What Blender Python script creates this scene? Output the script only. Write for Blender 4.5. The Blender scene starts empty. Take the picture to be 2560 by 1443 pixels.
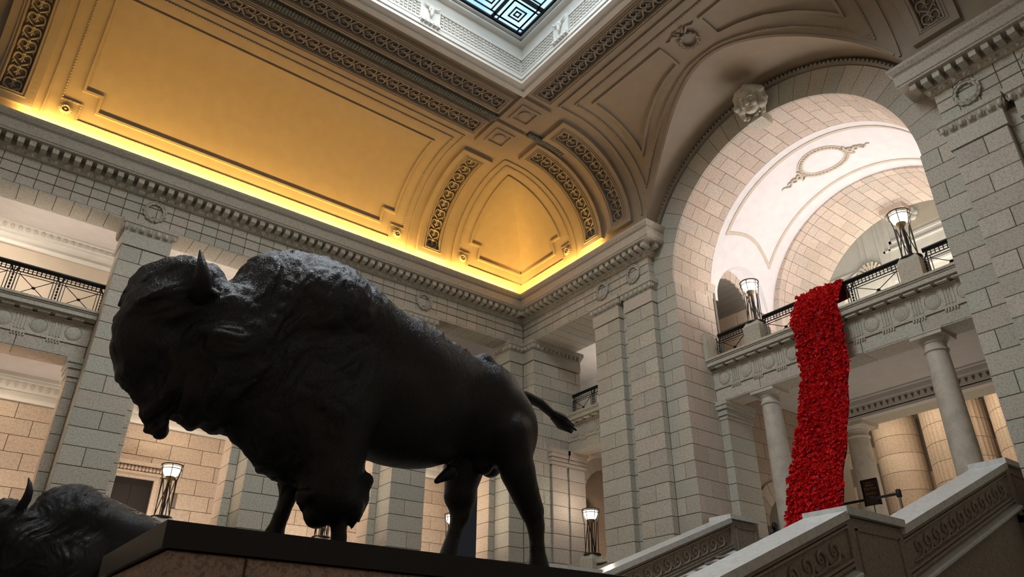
import bpy, math, random
import numpy as np
from mathutils import Matrix, Vector
random.seed(7); np.random.seed(7)
S = bpy.context.scene
C = S.collection
PI = math.pi
DZ = 1.6                       # camera height above the ground floor; geometry is laid out from the eye and lifted by DZ

# ---------------------------------------------------------------- camera, world, lights, exposure
cam = bpy.data.cameras.new('camera'); co = bpy.data.objects.new('camera', cam); C.objects.link(co)
r_ = Vector((0.79610713, -0.60513472, 0.00504112)); u_ = Vector((-0.29300756, -0.37816136, 0.87814609)); f_ = Vector((0.52949033, 0.70057545, 0.478366))
co.matrix_world = Matrix(((r_.x, u_.x, -f_.x, 0), (r_.y, u_.y, -f_.y, 0), (r_.z, u_.z, -f_.z, DZ), (0, 0, 0, 1)))
cam.sensor_width = 36; cam.lens = 36*1867.49/2560; cam.clip_start = .05; cam.clip_end = 200
S.camera = co
w = bpy.data.worlds.new('world'); S.world = w; w.use_nodes = True
w.node_tree.nodes['Background'].inputs[0].default_value = (.55, .62, .7, 1); w.node_tree.nodes['Background'].inputs[1].default_value = .02
S.view_settings.view_transform = 'Standard'; S.view_settings.look = 'None'; S.view_settings.gamma = 1
S.view_settings.use_curve_mapping = False; S.view_settings.exposure = 0.12
S.cycles.use_denoising = True; S.cycles.max_bounces = 6; S.cycles.diffuse_bounces = 3; S.cycles.glossy_bounces = 2
S.cycles.transparent_max_bounces = 6; S.cycles.transmission_bounces = 3
S.cycles.caustics_reflective = False; S.cycles.caustics_refractive = False
S.cycles.sample_clamp_indirect = 4

def area(name, loc, rot, sx, sy, power, col):
    l = bpy.data.lights.new(name, 'AREA'); l.shape = 'RECTANGLE'; l.size = sx; l.size_y = sy; l.energy = power; l.color = col
    o = bpy.data.objects.new(name, l); C.objects.link(o); o.location = (loc[0], loc[1], loc[2]+DZ); o.rotation_euler = rot
    return o
def point(name, loc, power, col, r=.1):
    l = bpy.data.lights.new(name, 'POINT'); l.energy = power; l.color = col; l.shadow_soft_size = r
    o = bpy.data.objects.new(name, l); C.objects.link(o); o.location = (loc[0], loc[1], loc[2]+DZ)
    return o
WARM = (1, .80, .62); AMB = (1, .56, .12); COOL = (.72, .86, 1.0)
# daylight coming down through the ceiling window
# (a stronger light added over its unseen middle to brighten the hall)
area('daylight', (3.7, 8.0, 18.6), (0, 0, 0), 7.6, 5.4, 2700, (1.0, .80, .70))
# unseen fill lights added behind the camera to brighten the stone faces
for x, p in ((-2.5, 12), (2.5, 14), (7.5, 20)):
    area('near_fill', (x, -1.7, 9.6), (math.radians(78), 0, 0), 3.0, 1.8, p, (.93, .97, 1))
area('front_fill', (-5.9, 9, 9.0), (0, math.radians(-78), 0), 1.8, 5.0, 25, (.93, .97, 1))
# warm strips lying on the cornice, hidden behind its edge
for i in range(6):
    area('cove_strip', (0.0+i*2.5, 19.41, 13.17), (math.radians(150), 0, 0), 2.45, .07, 88, AMB)
area('cove_strip', (14.3, 19.41, 13.17), (math.radians(150), 0, 0), 1.5, .07, 52, AMB)
for y, p in ((18.3, 60), (16.2, 50)):
    area('cove_strip', (15.06, y, 13.17), (0, math.radians(-150), 0), .07, 2.0, p, AMB)
# unseen lights set in the galleries, passages, vault and rotunda
for x in (-1, 4.7, 9.1):
    area('gallery_light', (x, 22.3, 12.1), (math.radians(12), 0, 0), 1.8, .8, 60, (1, .85, .7))
for x in (0.0, 4.7, 9.1):  # unseen fill facing up, added to brighten the gallery ceilings
    area('gallery_ceiling_fill', (x, 22.6, 9.4), (PI, 0, 0), 2.5, .8, 55, (1, .86, .76))
for x in (0.0, 4.7, 9.1, 13.2):
    area('gallery_ceiling_fill', (x, 22.6, 3.2), (PI, 0, 0), 2.5, .8, 60, (1, .84, .72))
area('gallery_ceiling_fill', (19.3, 20.5, 8.9), (PI, 0, 0), 2.0, 1.5, 40, (1, .9, .82))
for x in (0.4, 4.7, 9.1, 13.2):
    area('gallery_light', (x, 22.5, 7.7), (0, 0, 0), 1.6, .6, 40, (1, .80, .62))
area('passage_ceiling_fill', (20, 9.0, 3.1), (PI, 0, 0), 2.5, 5, 50, (1, .9, .8))  # unseen fill facing up, added to brighten the passage
area('passage_light', (18.9, 21.9, 7.7), (0, 0, 0), 2.0, 2.0, 60, WARM)
area('passage_light', (19.4, 18.3, 8.4), (math.radians(-60), 0, 0), 1.5, .8, 45, (1, .82, .7))
area('barrel_light', (19.35, 9.05, 9.3), (PI, 0, 0), 2.2, 5.0, 200, (1, .91, .90))
area('barrel_light', (22.3, 9.05, 9.3), (PI, 0, 0), 2.0, 5.0, 130, (1, .86, .8))
area('rotunda_light', (27.5, 10.5, 12.0), (PI, 0, 0), 4, 6, 500, (1, .9, .72))
area('rotunda_light', (24.0, 9.5, 8.3), (0, math.radians(-28), 0), 1.6, 8, 110, (1, .82, .62))
area('rotunda_light', (23.6, 9.5, 3.1), (0, math.radians(-140), 0), 1.2, 8, 90, (1, .80, .60))
point('upper_gallery_fill', (20.3, 19.0, 10.8), 60, (1, .85, .75), .2)  # bare point fill added to brighten the corner gallery, no fixture

# ---------------------------------------------------------------- materials
def nodes(name):
    m = bpy.data.materials.new(name); m.use_nodes = True
    return m, m.node_tree.nodes, m.node_tree.links, m.node_tree.nodes['Principled BSDF']
def plain(name, col, rough=.6, metal=0, emit=None, es=0, bump=0, bs=30, spec=.5):
    m, n, l, b = nodes(name)
    b.inputs['Base Color'].default_value = (*col, 1); b.inputs['Roughness'].default_value = rough; b.inputs['Metallic'].default_value = metal
    b.inputs['Specular IOR Level'].default_value = spec
    if emit: b.inputs['Emission Color'].default_value = (*emit, 1); b.inputs['Emission Strength'].default_value = es
    g = n.new('ShaderNodeNewGeometry'); t = n.new('ShaderNodeTexNoise'); t.inputs['Scale'].default_value = bs if bump else 3; t.inputs['Detail'].default_value = 3
    l.new(g.outputs['Position'], t.inputs['Vector'])
    if bump:
        q = n.new('ShaderNodeBump'); q.inputs['Strength'].default_value = bump; q.inputs['Distance'].default_value = .02
        l.new(t.outputs['Fac'], q.inputs['Height']); l.new(q.outputs[0], b.inputs['Normal'])
    elif not emit:
        r = n.new('ShaderNodeMapRange'); r.inputs['To Min'].default_value = .9; r.inputs['To Max'].default_value = 1.1
        l.new(t.outputs['Fac'], r.inputs['Value'])
        mx = n.new('ShaderNodeVectorMath'); mx.operation = 'SCALE'; mx.inputs[0].default_value = col; l.new(r.outputs[0], mx.inputs['Scale'])
        l.new(mx.outputs[0], b.inputs['Base Color'])
    return m
def stone(name, cols, dark=.72, scale=8, var=.16, rough=.75):
    """limestone: one tint per block, dark mottling, faint grain"""
    m, n, l, b = nodes(name); b.inputs['Roughness'].default_value = rough; b.inputs['Specular IOR Level'].default_value = .3
    g = n.new('ShaderNodeNewGeometry'); oi = n.new('ShaderNodeObjectInfo')
    ad = n.new('ShaderNodeMath'); ad.operation = 'ADD'; l.new(g.outputs['Random Per Island'], ad.inputs[0]); l.new(oi.outputs['Random'], ad.inputs[1])
    fr = n.new('ShaderNodeMath'); fr.operation = 'FRACT'; l.new(ad.outputs[0], fr.inputs[0])
    cr = n.new('ShaderNodeValToRGB'); l.new(fr.outputs[0], cr.inputs[0]); cr.color_ramp.interpolation = 'LINEAR'
    el = cr.color_ramp.elements; el[0].color = (*cols[0], 1); el[1].color = (*cols[-1], 1)
    for i, c in enumerate(cols[1:-1]):
        e = el.new((i+1)/(len(cols)-1)); e.color = (*c, 1)
    t = n.new('ShaderNodeTexNoise'); t.inputs['Scale'].default_value = scale*3.2; t.inputs['Detail'].default_value = 3; t.inputs['Roughness'].default_value = .6; t.inputs['Distortion'].default_value = .5
    l.new(g.outputs['Position'], t.inputs['Vector'])
    mr = n.new('ShaderNodeMapRange'); mr.inputs['From Min'].default_value = .38; mr.inputs['From Max'].default_value = .54; mr.inputs['To Min'].default_value = dark; mr.inputs['To Max'].default_value = 1.06
    l.new(t.outputs['Fac'], mr.inputs['Value'])
    f2 = n.new('ShaderNodeMath'); f2.operation = 'MULTIPLY'; f2.inputs[1].default_value = 7.31; l.new(fr.outputs[0], f2.inputs[0])
    f3 = n.new('ShaderNodeMath'); f3.operation = 'FRACT'; l.new(f2.outputs[0], f3.inputs[0])
    m3 = n.new('ShaderNodeMapRange'); m3.inputs['To Min'].default_value = 1-var; m3.inputs['To Max'].default_value = 1+var*.6; l.new(f3.outputs[0], m3.inputs['Value'])
    mm = n.new('ShaderNodeMath'); mm.operation = 'MULTIPLY'; l.new(mr.outputs[0], mm.inputs[0]); l.new(m3.outputs[0], mm.inputs[1])
    sc = n.new('ShaderNodeVectorMath'); sc.operation = 'SCALE'; l.new(cr.outputs['Color'], sc.inputs[0]); l.new(mm.outputs[0], sc.inputs['Scale'])
    l.new(sc.outputs[0], b.inputs['Base Color'])
    q = n.new('ShaderNodeBump'); q.inputs['Strength'].default_value = .25; q.inputs['Distance'].default_value = .01
    l.new(t.outputs['Fac'], q.inputs['Height']); l.new(q.outputs[0], b.inputs['Normal'])
    return m
M = {}
M['stone'] = stone('grey_limestone', [(.54, .52, .43), (.59, .545, .445), (.53, .52, .44), (.61, .55, .45), (.57, .51, .43)], dark=.78, var=.10)
M['pink'] = stone('warm_limestone', [(.62, .52, .43), (.66, .56, .47), (.6, .53, .45), (.66, .54, .45)], dark=.82, var=.10)
M['tan'] = stone('tan_limestone', [(.52, .41, .31), (.57, .455, .345), (.54, .44, .34), (.5, .39, .295)], dark=.82, var=.10)
M['stair'] = stone('stair_limestone', [(.36, .32, .26), (.39, .34, .28), (.37, .335, .28)], dark=.8, scale=6)
M['pedestal'] = stone('brown_marble', [(.46, .345, .27), (.50, .38, .30), (.44, .34, .27)], dark=.6, scale=14)
M['coping'] = stone('pale_marble', [(.68, .70, .68), (.74, .75, .73)], dark=.9, scale=4, var=.05, rough=.25)
M['shaft'] = stone('column_marble', [(.60, .55, .465), (.63, .575, .48)], dark=.88, scale=1.2, var=.05, rough=.45)
M['joint'] = plain('dark_mortar', (.20, .175, .14), .9)  # even dark tone of the joints and the cores behind the stones
M['cream'] = plain('cream_plaster', (.35, .29, .215), .55, spec=.3)
M['white'] = plain('white_plaster', (.80, .79, .79), .6)
M['offwhite'] = plain('ivory_plaster', (.74, .72, .66), .6)
M['tanline'] = plain('beige_paint', (.62, .55, .45), .6)
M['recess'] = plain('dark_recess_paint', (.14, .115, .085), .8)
M['carving'] = plain('carving_paint', (.36, .315, .25), .6, spec=.3)
M['green'] = plain('green_grey_garland', (.17, .195, .17), .6)
M['wallpaint'] = plain('gallery_wall_paint', (.56, .48, .375), .7)
M['ceilpaint'] = plain('gallery_ceiling_paint', (.62, .58, .54), .7)
M['iron'] = plain('black_iron', (.012, .014, .014), .4, .3)
M['lampiron'] = plain('dark_lamp_bronze', (.045, .042, .032), .4, .7)
M['floor'] = plain('marble_floor', (.17, .15, .125), .35)
M['door'] = plain('dark_bronze_door', (.02, .016, .013), .45, .4)
M['glass_lit'] = plain('lit_lamp_glass', (.9, .85, .75), .3, emit=(1, .88, .74), es=5)
M['globe_lit'] = plain('lit_globe', (.9, .85, .75), .3, emit=(1, .9, .78), es=30)
M['leading'] = plain('dark_window_lead', (.006, .008, .012), .5)
M['black'] = plain('black_polished_base', (.012, .012, .014), .3)
M['belt'] = plain('black_belt', (.008, .008, .009), .6)
M['signred'] = plain('dark_red_sign_board', (.03, .009, .008), .5)
M['gold'] = plain('gold_letter', (.5, .33, .14), .5)
M['chrome'] = plain('brushed_steel', (.35, .33, .3), .3, .9)
def bronze():
    m, n, l, b = nodes('black_bronze')
    b.inputs['Base Color'].default_value = (.006, .0075, .009, 1); b.inputs['Metallic'].default_value = .15; b.inputs['Specular IOR Level'].default_value = .5; b.inputs['Roughness'].default_value = .36
    tc = n.new('ShaderNodeTexCoord'); mp = n.new('ShaderNodeMapping'); mp.inputs['Scale'].default_value = (34, 48, 12); mp.inputs['Rotation'].default_value = (0, .7, 0)
    l.new(tc.outputs['Object'], mp.inputs['Vector'])
    t = n.new('ShaderNodeTexNoise'); t.inputs['Scale'].default_value = 2.2; t.inputs['Detail'].default_value = 5; t.inputs['Distortion'].default_value = 1.6
    l.new(mp.outputs[0], t.inputs['Vector'])
    q = n.new('ShaderNodeBump'); q.inputs['Strength'].default_value = .6; q.inputs['Distance'].default_value = .012
    l.new(t.outputs['Fac'], q.inputs['Height']); l.new(q.outputs[0], b.inputs['Normal'])
    t2 = n.new('ShaderNodeTexNoise'); t2.inputs['Scale'].default_value = 3; l.new(tc.outputs['Object'], t2.inputs['Vector'])
    mr = n.new('ShaderNodeMapRange'); mr.inputs['To Min'].default_value = .24; mr.inputs['To Max'].default_value = .42; l.new(t2.outputs['Fac'], mr.inputs['Value']); l.new(mr.outputs[0], b.inputs['Roughness'])
    return m
M['bronze'] = bronze()
def red(name, c1, c2):
    m, n, l, b = nodes(name); b.inputs['Roughness'].default_value = .65
    g = n.new('ShaderNodeNewGeometry'); oi = n.new('ShaderNodeObjectInfo')
    ad = n.new('ShaderNodeMath'); ad.operation = 'ADD'; l.new(g.outputs['Random Per Island'], ad.inputs[0]); l.new(oi.outputs['Random'], ad.inputs[1])
    fr = n.new('ShaderNodeMath'); fr.operation = 'FRACT'; l.new(ad.outputs[0], fr.inputs[0])
    mx = n.new('ShaderNodeMix'); mx.data_type = 'RGBA'; l.new(fr.outputs[0], mx.inputs['Factor'])
    mx.inputs['A'].default_value = (*c1, 1); mx.inputs['B'].default_value = (*c2, 1); l.new(mx.outputs['Result'], b.inputs['Base Color'])
    return m
M['poppy'] = red('poppy_red', (.62, .004, .010), (.95, .020, .022))
M['poppyback'] = plain('crimson_net', (.34, .005, .012), .8)
M['poppyeye'] = plain('poppy_centre', (.02, .004, .004), .7)
def skyglass():
    m, n, l, b = nodes('pale_blue_window_glass')
    tr = n.new('ShaderNodeBsdfTransparent')
    g = n.new('ShaderNodeNewGeometry'); t = n.new('ShaderNodeTexNoise'); t.inputs['Scale'].default_value = 1.1; l.new(g.outputs['Position'], t.inputs['Vector'])
    cr = n.new('ShaderNodeValToRGB'); cr.color_ramp.elements[0].position = .35; cr.color_ramp.elements[0].color = (.42, .68, .92, 1); cr.color_ramp.elements[1].position = .6; cr.color_ramp.elements[1].color = (.78, .92, 1, 1)
    l.new(t.outputs['Fac'], cr.inputs[0]); l.new(cr.outputs[0], tr.inputs['Color'])
    l.new(tr.outputs[0], n['Material Output'].inputs['Surface'])
    return m
M['skyglass'] = skyglass()
M['roofsky'] = plain('sky_over_glass', (.8, .9, 1), .9, emit=(.80, .92, 1.0), es=1.15)

# ---------------------------------------------------------------- geometry helpers
class G:
    def __init__(s): s.V = []; s.F = []
    def add(s, V, F):
        b = len(s.V); s.V += [tuple(map(float, v)) for v in V]; s.F += [tuple(b+i for i in f) for f in F]; return s
    def hexa(s, p):      # 4 bottom ccw, 4 top ccw
        return s.add(p, [(3, 2, 1, 0), (4, 5, 6, 7), (0, 1, 5, 4), (1, 2, 6, 5), (2, 3, 7, 6), (3, 0, 4, 7)])
    def box(s, x0, x1, y0, y1, z0, z1):
        return s.hexa([(x0, y0, z0), (x1, y0, z0), (x1, y1, z0), (x0, y1, z0), (x0, y0, z1), (x1, y0, z1), (x1, y1, z1), (x0, y1, z1)])
    def quad(s, a, b, c, d): return s.add([a, b, c, d], [(0, 1, 2, 3)])
    def tube(s, pts, r, n=6, closed=False):
        P = [Vector(p) for p in pts]; k = len(P); R = r if isinstance(r, (list, tuple)) else [r]*k
        V = []; up = None
        for i in range(k):
            a = P[(i-1) % k] if (closed or i > 0) else P[i]; b = P[(i+1) % k] if (closed or i < k-1) else P[i]
            d = (b-a); d = d.normalized() if d.length > 1e-9 else Vector((0, 0, 1))
            if up is None:
                up = Vector((0, 0, 1)) if abs(d.z) < .9 else Vector((1, 0, 0))
            x = d.cross(up)
            if x.length < 1e-6: x = d.orthogonal()
            x.normalize(); y = x.cross(d).normalized(); up = y
            for j in range(n):
                t = 2*PI*j/n; V.append(P[i]+(x*math.cos(t)+y*math.sin(t))*R[i])
        F = []
        for i in range(k if closed else k-1):
            for j in range(n):
                F.append((i*n+j, i*n+(j+1) % n, ((i+1) % k)*n+(j+1) % n, ((i+1) % k)*n+j))
        if not closed: F += [tuple(range(n))[::-1], tuple((k-1)*n+j for j in range(n))]
        return s.add(V, F)
    def lathe(s, prof, c=(0, 0, 0), n=16, axis='z'):
        V = []; k = len(prof)
        for r, z in prof:
            for j in range(n):
                t = 2*PI*j/n; a, b = r*math.cos(t), r*math.sin(t)
                V.append((c[0]+a, c[1]+b, c[2]+z) if axis == 'z' else ((c[0]+z, c[1]+a, c[2]+b) if axis == 'x' else (c[0]+a, c[1]+z, c[2]+b)))
        F = [(i*n+j, i*n+(j+1) % n, (i+1)*n+(j+1) % n, (i+1)*n+j) for i in range(k-1) for j in range(n)]
        F += [tuple(range(n))[::-1], tuple((k-1)*n+j for j in range(n))]
        return s.add(V, F)
    def grid(s, rows, closed=False):
        n = len(rows[0]); V = [p for r in rows for p in r]
        F = [(i*n+j, i*n+j+1, (i+1)*n+j+1, (i+1)*n+j) for i in range(len(rows)-1) for j in range(n-1)]
        return s.add(V, F)
    def ball(s, c, rx, ry, rz, n=10, m=6):
        V = []; F = []
        for i in range(m+1):
            a = PI*i/m
            for j in range(n):
                t = 2*PI*j/n; V.append((c[0]+rx*math.sin(a)*math.cos(t), c[1]+ry*math.sin(a)*math.sin(t), c[2]+rz*math.cos(a)))
        F = [(i*n+j, (i+1)*n+j, (i+1)*n+(j+1) % n, i*n+(j+1) % n) for i in range(m) for j in range(n)]
        return s.add(V, F)
    def extr(s, poly, axis, a, b):
        """polygon in the plane across axis, extruded a..b"""
        f = {'x': lambda p, t: (t, p[0], p[1]), 'y': lambda p, t: (p[0], t, p[1]), 'z': lambda p, t: (p[0], p[1], t)}[axis]
        k = len(poly); V = [f(p, a) for p in poly]+[f(p, b) for p in poly]
        F = [tuple(range(k))[::-1], tuple(range(k, 2*k))]+[(i, (i+1) % k, k+(i+1) % k, k+i) for i in range(k)]
        return s.add(V, F)
def mesh(name, g, mat, smooth=None):
    me = bpy.data.meshes.new(name); me.from_pydata(g.V, [], g.F); me.materials.append(mat if not isinstance(mat, str) else M[mat])
    me.validate(); me.update()
    if smooth is not None:
        me.polygons.foreach_set('use_smooth', [True]*len(me.polygons)); me.set_sharp_from_angle(angle=math.radians(smooth))
    return me
def place(name, me, parent=None, loc=(0, 0, 0), rot=(0, 0, 0), scale=None):
    o = bpy.data.objects.new(name, me); C.objects.link(o)
    if parent is not None: o.parent = parent
    if parent is not None and parent.get('_abs') is not None:
        b = parent['_abs']; loc = (loc[0]-b[0], loc[1]-b[1], loc[2]-b[2])
    o.location = loc; o.rotation_euler = rot
    if scale: o.scale = scale
    return o
def ob(name, g, mat, parent=None, smooth=None):
    return place(name, mesh(name, g, mat, smooth), parent)
def kid(o, g, mat, name, smooth=None):
    """a sub-part: the parent mesh sits at its thing's origin offset already"""
    c = bpy.data.objects.new(name, mesh(name, g, mat, smooth)); C.objects.link(c); c.parent = o
    return c
def thing(name, label, cat, loc=(0, 0, 0), group=None):
    o = bpy.data.objects.new(name, None); C.objects.link(o); o.location = loc; o.empty_display_size = .1
    o['label'] = label; o['category'] = cat; o['_abs'] = tuple(float(v) for v in loc)
    if group: o['group'] = group
    return o
def struct(name, g=None, mat=None, smooth=None):
    if g is None: o = bpy.data.objects.new(name, None); C.objects.link(o)
    else: o = ob(name, g, mat, None, smooth)
    o['kind'] = 'structure'
    return o
def stuff(o): o['kind'] = 'stuff'; return o

# ---- stone blocks -------------------------------------------------
_bc = {}
def block_mesh(w, h, mat, d=.05, gap=.007, ch=.008):
    k = (round(w, 3), round(h, 3), mat, d)
    if k not in _bc:
        g = G(); a = w/2-gap; b = h/2-gap
        V = [(-a, d, -b), (a, d, -b), (a, d, b), (-a, d, b), (-a, ch, -b), (a, ch, -b), (a, ch, b), (-a, ch, b), (-a+ch, 0, -b+ch), (a-ch, 0, -b+ch), (a-ch, 0, b-ch), (-a+ch, 0, b-ch)]
        F = [(0, 1, 5, 4), (1, 2, 6, 5), (2, 3, 7, 6), (3, 0, 4, 7), (4, 5, 9, 8), (5, 6, 10, 9), (6, 7, 11, 10), (7, 4, 8, 11), (8, 9, 10, 11)]
        g.add(V, F); _bc[k] = mesh('stone', g, mat)
    return _bc[k]
ROT = {'-y': 0, '-x': -PI/2, '+x': PI/2, '+y': PI, '-z': None}
def tile(parent, face, a0, a1, fixed, z0, z1, mat='stone', name='stone', d=.05):
    """one stone on a wall face; a0..a1 along the wall, fixed = its plane"""
    w = a1-a0; h = z1-z0
    if w < .06 or h < .04: return
    me = block_mesh(w, h, mat, d); j = random.uniform(-.0015, .0015)
    if face in ('-y', '+y'): loc = ((a0+a1)/2, fixed+(j-d if face == '-y' else d-j), (z0+z1)/2)
    else: loc = (fixed+(j-d if face == '-x' else d-j), (a0+a1)/2, (z0+z1)/2)
    return place(name, me, parent, loc, (0, 0, ROT[face]))
def courses(parent, face, a0, a1, fixed, z0, z1, mat='stone', h=.459, bw=.93, ztop=None, ph=0, clip=None):
    """running bond from the top down; fixed = core plane, faces stand proud of it"""
    zt = ztop if ztop is not None else z1; k = 0
    while zt > z0+.02:
        zb = max(zt-h, z0); W = a1-a0
        if W < bw*.75: cuts = [a0, a1]
        elif W < bw*1.5: cuts = [a0, a1] if (k+ph) % 2 else [a0, a0+W*(.44 if k % 4 < 2 else .56), a1]
        else:
            off = 0 if (k+ph) % 2 else bw/2
            cuts = [a0]; x = a0+bw-off
            while x < a1-.15: cuts.append(x); x += bw
            cuts.append(a1)
        for p, q in zip(cuts[:-1], cuts[1:]):
            if clip is None or clip(p, q, zb, zt): tile(parent, face, p, q, fixed, zb, zt, mat)
        zt = zb; k += 1

XB, YA, XW, YC, FM = 15.65, 20.0, 15.9, 9.07, 2.95
ZS, ZC0, CT = 11.43, 12.25, 13.12      # soffit of the entablature, foot of the cornice, top of the cornice
ZA, RA, RO = 11.1, 3.82, 4.62          # big arch: centre height, inner and outer radius
ms = lambda y: 2*YC-y
XM = 4.79
mx_ = lambda x: 2*XM-x

# ---------------------------------------------------------------- setting: ground, shell
g = G(); g.box(-6.6, 30, -2.6, 27, -1.75, -1.6); struct('floor', g, 'floor')
g = G()
g.box(XW+.05, 24.3, ms(12.85)-.3, 20.75, FM-.12, FM); g.box(-6.1, 15.2, 20.85, 24.2, FM-.12, FM); g.box(15.2, 24.3, 20.75, 24.2, FM-.12, FM); g.box(24.3, 30, 2, 24.2, FM-.12, FM)
struct('floor_upper', g, 'floor')
g = G(); g.box(-6.3, -6.1, -2.1, 24.2, -1.6, 16.3); struct('wall_front', g, 'tan')
g = G(); g.box(-6.1, 17.7, -2.1, -1.9, -1.6, 16.3); struct('wall_near', g, 'tan')

# ---------------------------------------------------------------- left wall: frieze, piers, galleries
g = G()
g.box(-6.1, XB+.02, YA+.05, YA+.85, ZS, CT)                       # beam over the piers
g.box(-6.1, XB+.3, 20.9, 21.1, -1.6, FM)                          # plinth wall below the main floor
g.box(-6.1, XB+2, YA+.4, 24.2, CT-.3, CT)
wl = struct('wall_left', g, 'joint')
def frieze(parent, face, a0, a1, fixed, skip=()):
    n = max(1, round((a1-a0)/.42)); st = (a1-a0)/n
    for zi, (za, zb) in enumerate(((ZS, 11.70), (11.715, 11.995), (12.01, ZC0+.02))):
        for i in range(n):
            tile(parent, face, a0+i*st, a0+(i+1)*st, fixed, za, zb, 'stone', 'frieze_stone')
frieze(wl, '-y', -4.2, XB, YA+.05)
def soffits(parent, a0, a1, ax, b0, b1):
    n = max(1, round((a1-a0)/.42)); st = (a1-a0)/n
    g = G(); w = st-.014; L = b1-b0-.01
    if ax == 'x': g.box(-w/2, w/2, 0, L, 0, .05)
    else: g.box(0, L, -w/2, w/2, 0, .05)
    me = mesh('soffit_stone', g, 'stone')
    for i in range(n):
        c = a0+(i+.5)*st
        place('soffit_stone', me, parent, (c, b0, ZS-.05) if ax == 'x' else (b0, c, ZS-.05))
for a, b in ((-1.1, 1.85), (3.25, 6.2), (7.6, 10.55), (11.9, 14.95)): soffits(wl, a, b, 'x', YA, YA+.85)

_eg = {}
def egg(parent, p, face):
    if 'e' not in _eg:
        g = G(); g.ball((0, 0, 0), .055, .05, .085, 8, 6)
        g.tube([(-.075, .01, .09), (-.08, .0, 0), (-.05, .01, -.08)], .014, 4); g.tube([(.075, .01, .09), (.08, .0, 0), (.05, .01, -.08)], .014, 4)
        _eg['e'] = mesh('egg_ornament', g, 'stone', 60)
    return place('egg_ornament', _eg['e'], parent, p, (0, 0, ROT[face]))
def capital(parent, x0, x1, y0, y1, faces):
    """egg band round the head of a pier; faces = the faces that show"""
    p = .13; g = G()
    X0 = x0-(p if '-x' in faces else 0); X1 = x1+(p if '+x' in faces else 0); Y0 = y0-(p if '-y' in faces else 0); Y1 = y1
    g.box(X0, X1, Y0, Y1, 11.29, ZS)
    g.hexa([(x0, y0, 11.07), (x1, y0, 11.07), (x1, y1, 11.07), (x0, y1, 11.07), (X0+.02, Y0+.02, 11.29), (X1-.02, Y0+.02, 11.29), (X1-.02, Y1, 11.29), (X0+.02, Y1, 11.29)])
    g.box(x0-.03*('-x' in faces), x1+.03*('+x' in faces), y0-.03*('-y' in faces), y1, 10.65, 11.05)
    ob('capital', g, 'stone', parent)
    if '-y' in faces:
        n = max(2, round((x1-x0+.2)/.19))
        for i in range(n): egg(parent, (X0+.09+(X1-X0-.18)*i/(n-1), Y0+.06, 11.19), '-y')
    if '-x' in faces:
        n = max(2, round((y1-y0+.2)/.19))
        for i in range(n): egg(parent, (X0+.06, Y0+.09+(Y1-Y0-.18)*i/(n-1), 11.19), '-x')
def anta_cap(parent, x0, x1, y0, y1, z0=6.85, z1=7.5, pr=.12):
    g = G()
    for i, (za, zb, q) in enumerate(((z1-.14, z1, pr), (z1-.28, z1-.14, pr*.72), (z1-.42, z1-.29, pr*.35), (z1-.5, z1-.43, pr*.5), (z1-.62, z1-.51, pr*.12))):
        g.box(x0-q, x1+q, y0-q, y1+q, za, zb)
    return ob('anta_capital', g, 'stone', parent)
PX = [-1.81, 2.53, 6.88, 11.22]
plab = ['half seen grey stone pier at the left end of the left wall', 'tall grey stone pier on the left wall beside the standing bison\'s face',
        'grey stone pier on the left wall behind the standing bison\'s chest', 'grey stone pier on the left wall seen under the standing bison\'s belly']
for xc, lb in zip(PX, plab):
    t = thing('stone_pier', lb, 'pillar', (xc, 20.4, FM))
    a, b = xc-.59, xc+.59
    g = G(); g.box(a+.05, b-.05, YA+.05, YA+.9, FM, 11.1); g.box(a-.2, b+.2, 20.85, 21.5, FM, 6.9); ob('core', g, 'joint', t)
    courses(t, '-y', a, b, YA+.05, FM, 10.63); courses(t, '-x', YA, YA+.9, a+.05, FM, 10.63, bw=2); courses(t, '+x', YA, YA+.9, b-.05, FM, 10.63, bw=2)
    courses(t, '-y', a-.25, a, 20.85, FM, 6.9, bw=2); courses(t, '-y', b, b+.25, 20.85, FM, 6.9, bw=2)
    courses(t, '-x', 20.8, 21.5, a-.2, FM, 6.9, 'tan', bw=2); courses(t, '+x', 20.8, 21.5, b+.2, FM, 6.9, 'tan', bw=2)
    anta_cap(t, a-.25, b+.25, 20.8, 21.5)
    capital(t, a, b, YA, YA+.9, ('-y', '-x', '+x'))
# wreaths on the frieze
_wm = None
def wreath(parent, p, face):
    global _wm
    if _wm is None:
        g = G(); g.tube([(.25*math.cos(t), -.02, .25*math.sin(t)) for t in [2*PI*i/20 for i in range(20)]], .035, 6, True)
        for i in range(26):
            t = 2*PI*i/26; r = .25+(.035 if i % 2 else -.03); c = Vector((r*math.cos(t), -.05, r*math.sin(t))); d = Vector((-math.sin(t), 0, math.cos(t)))
            g.tube([c-d*.06, c, c+d*.07], [.008, .036, .005], 5)
        _wm = mesh('wreath', g, 'stone', 60)
    return place('wreath', _wm, parent, p, (0, 0, ROT[face]), (1, 1, 1.08))
for x in (2.5, 6.9, 11.31): wreath(wl, (x, YA, 11.88), '-y')

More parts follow.
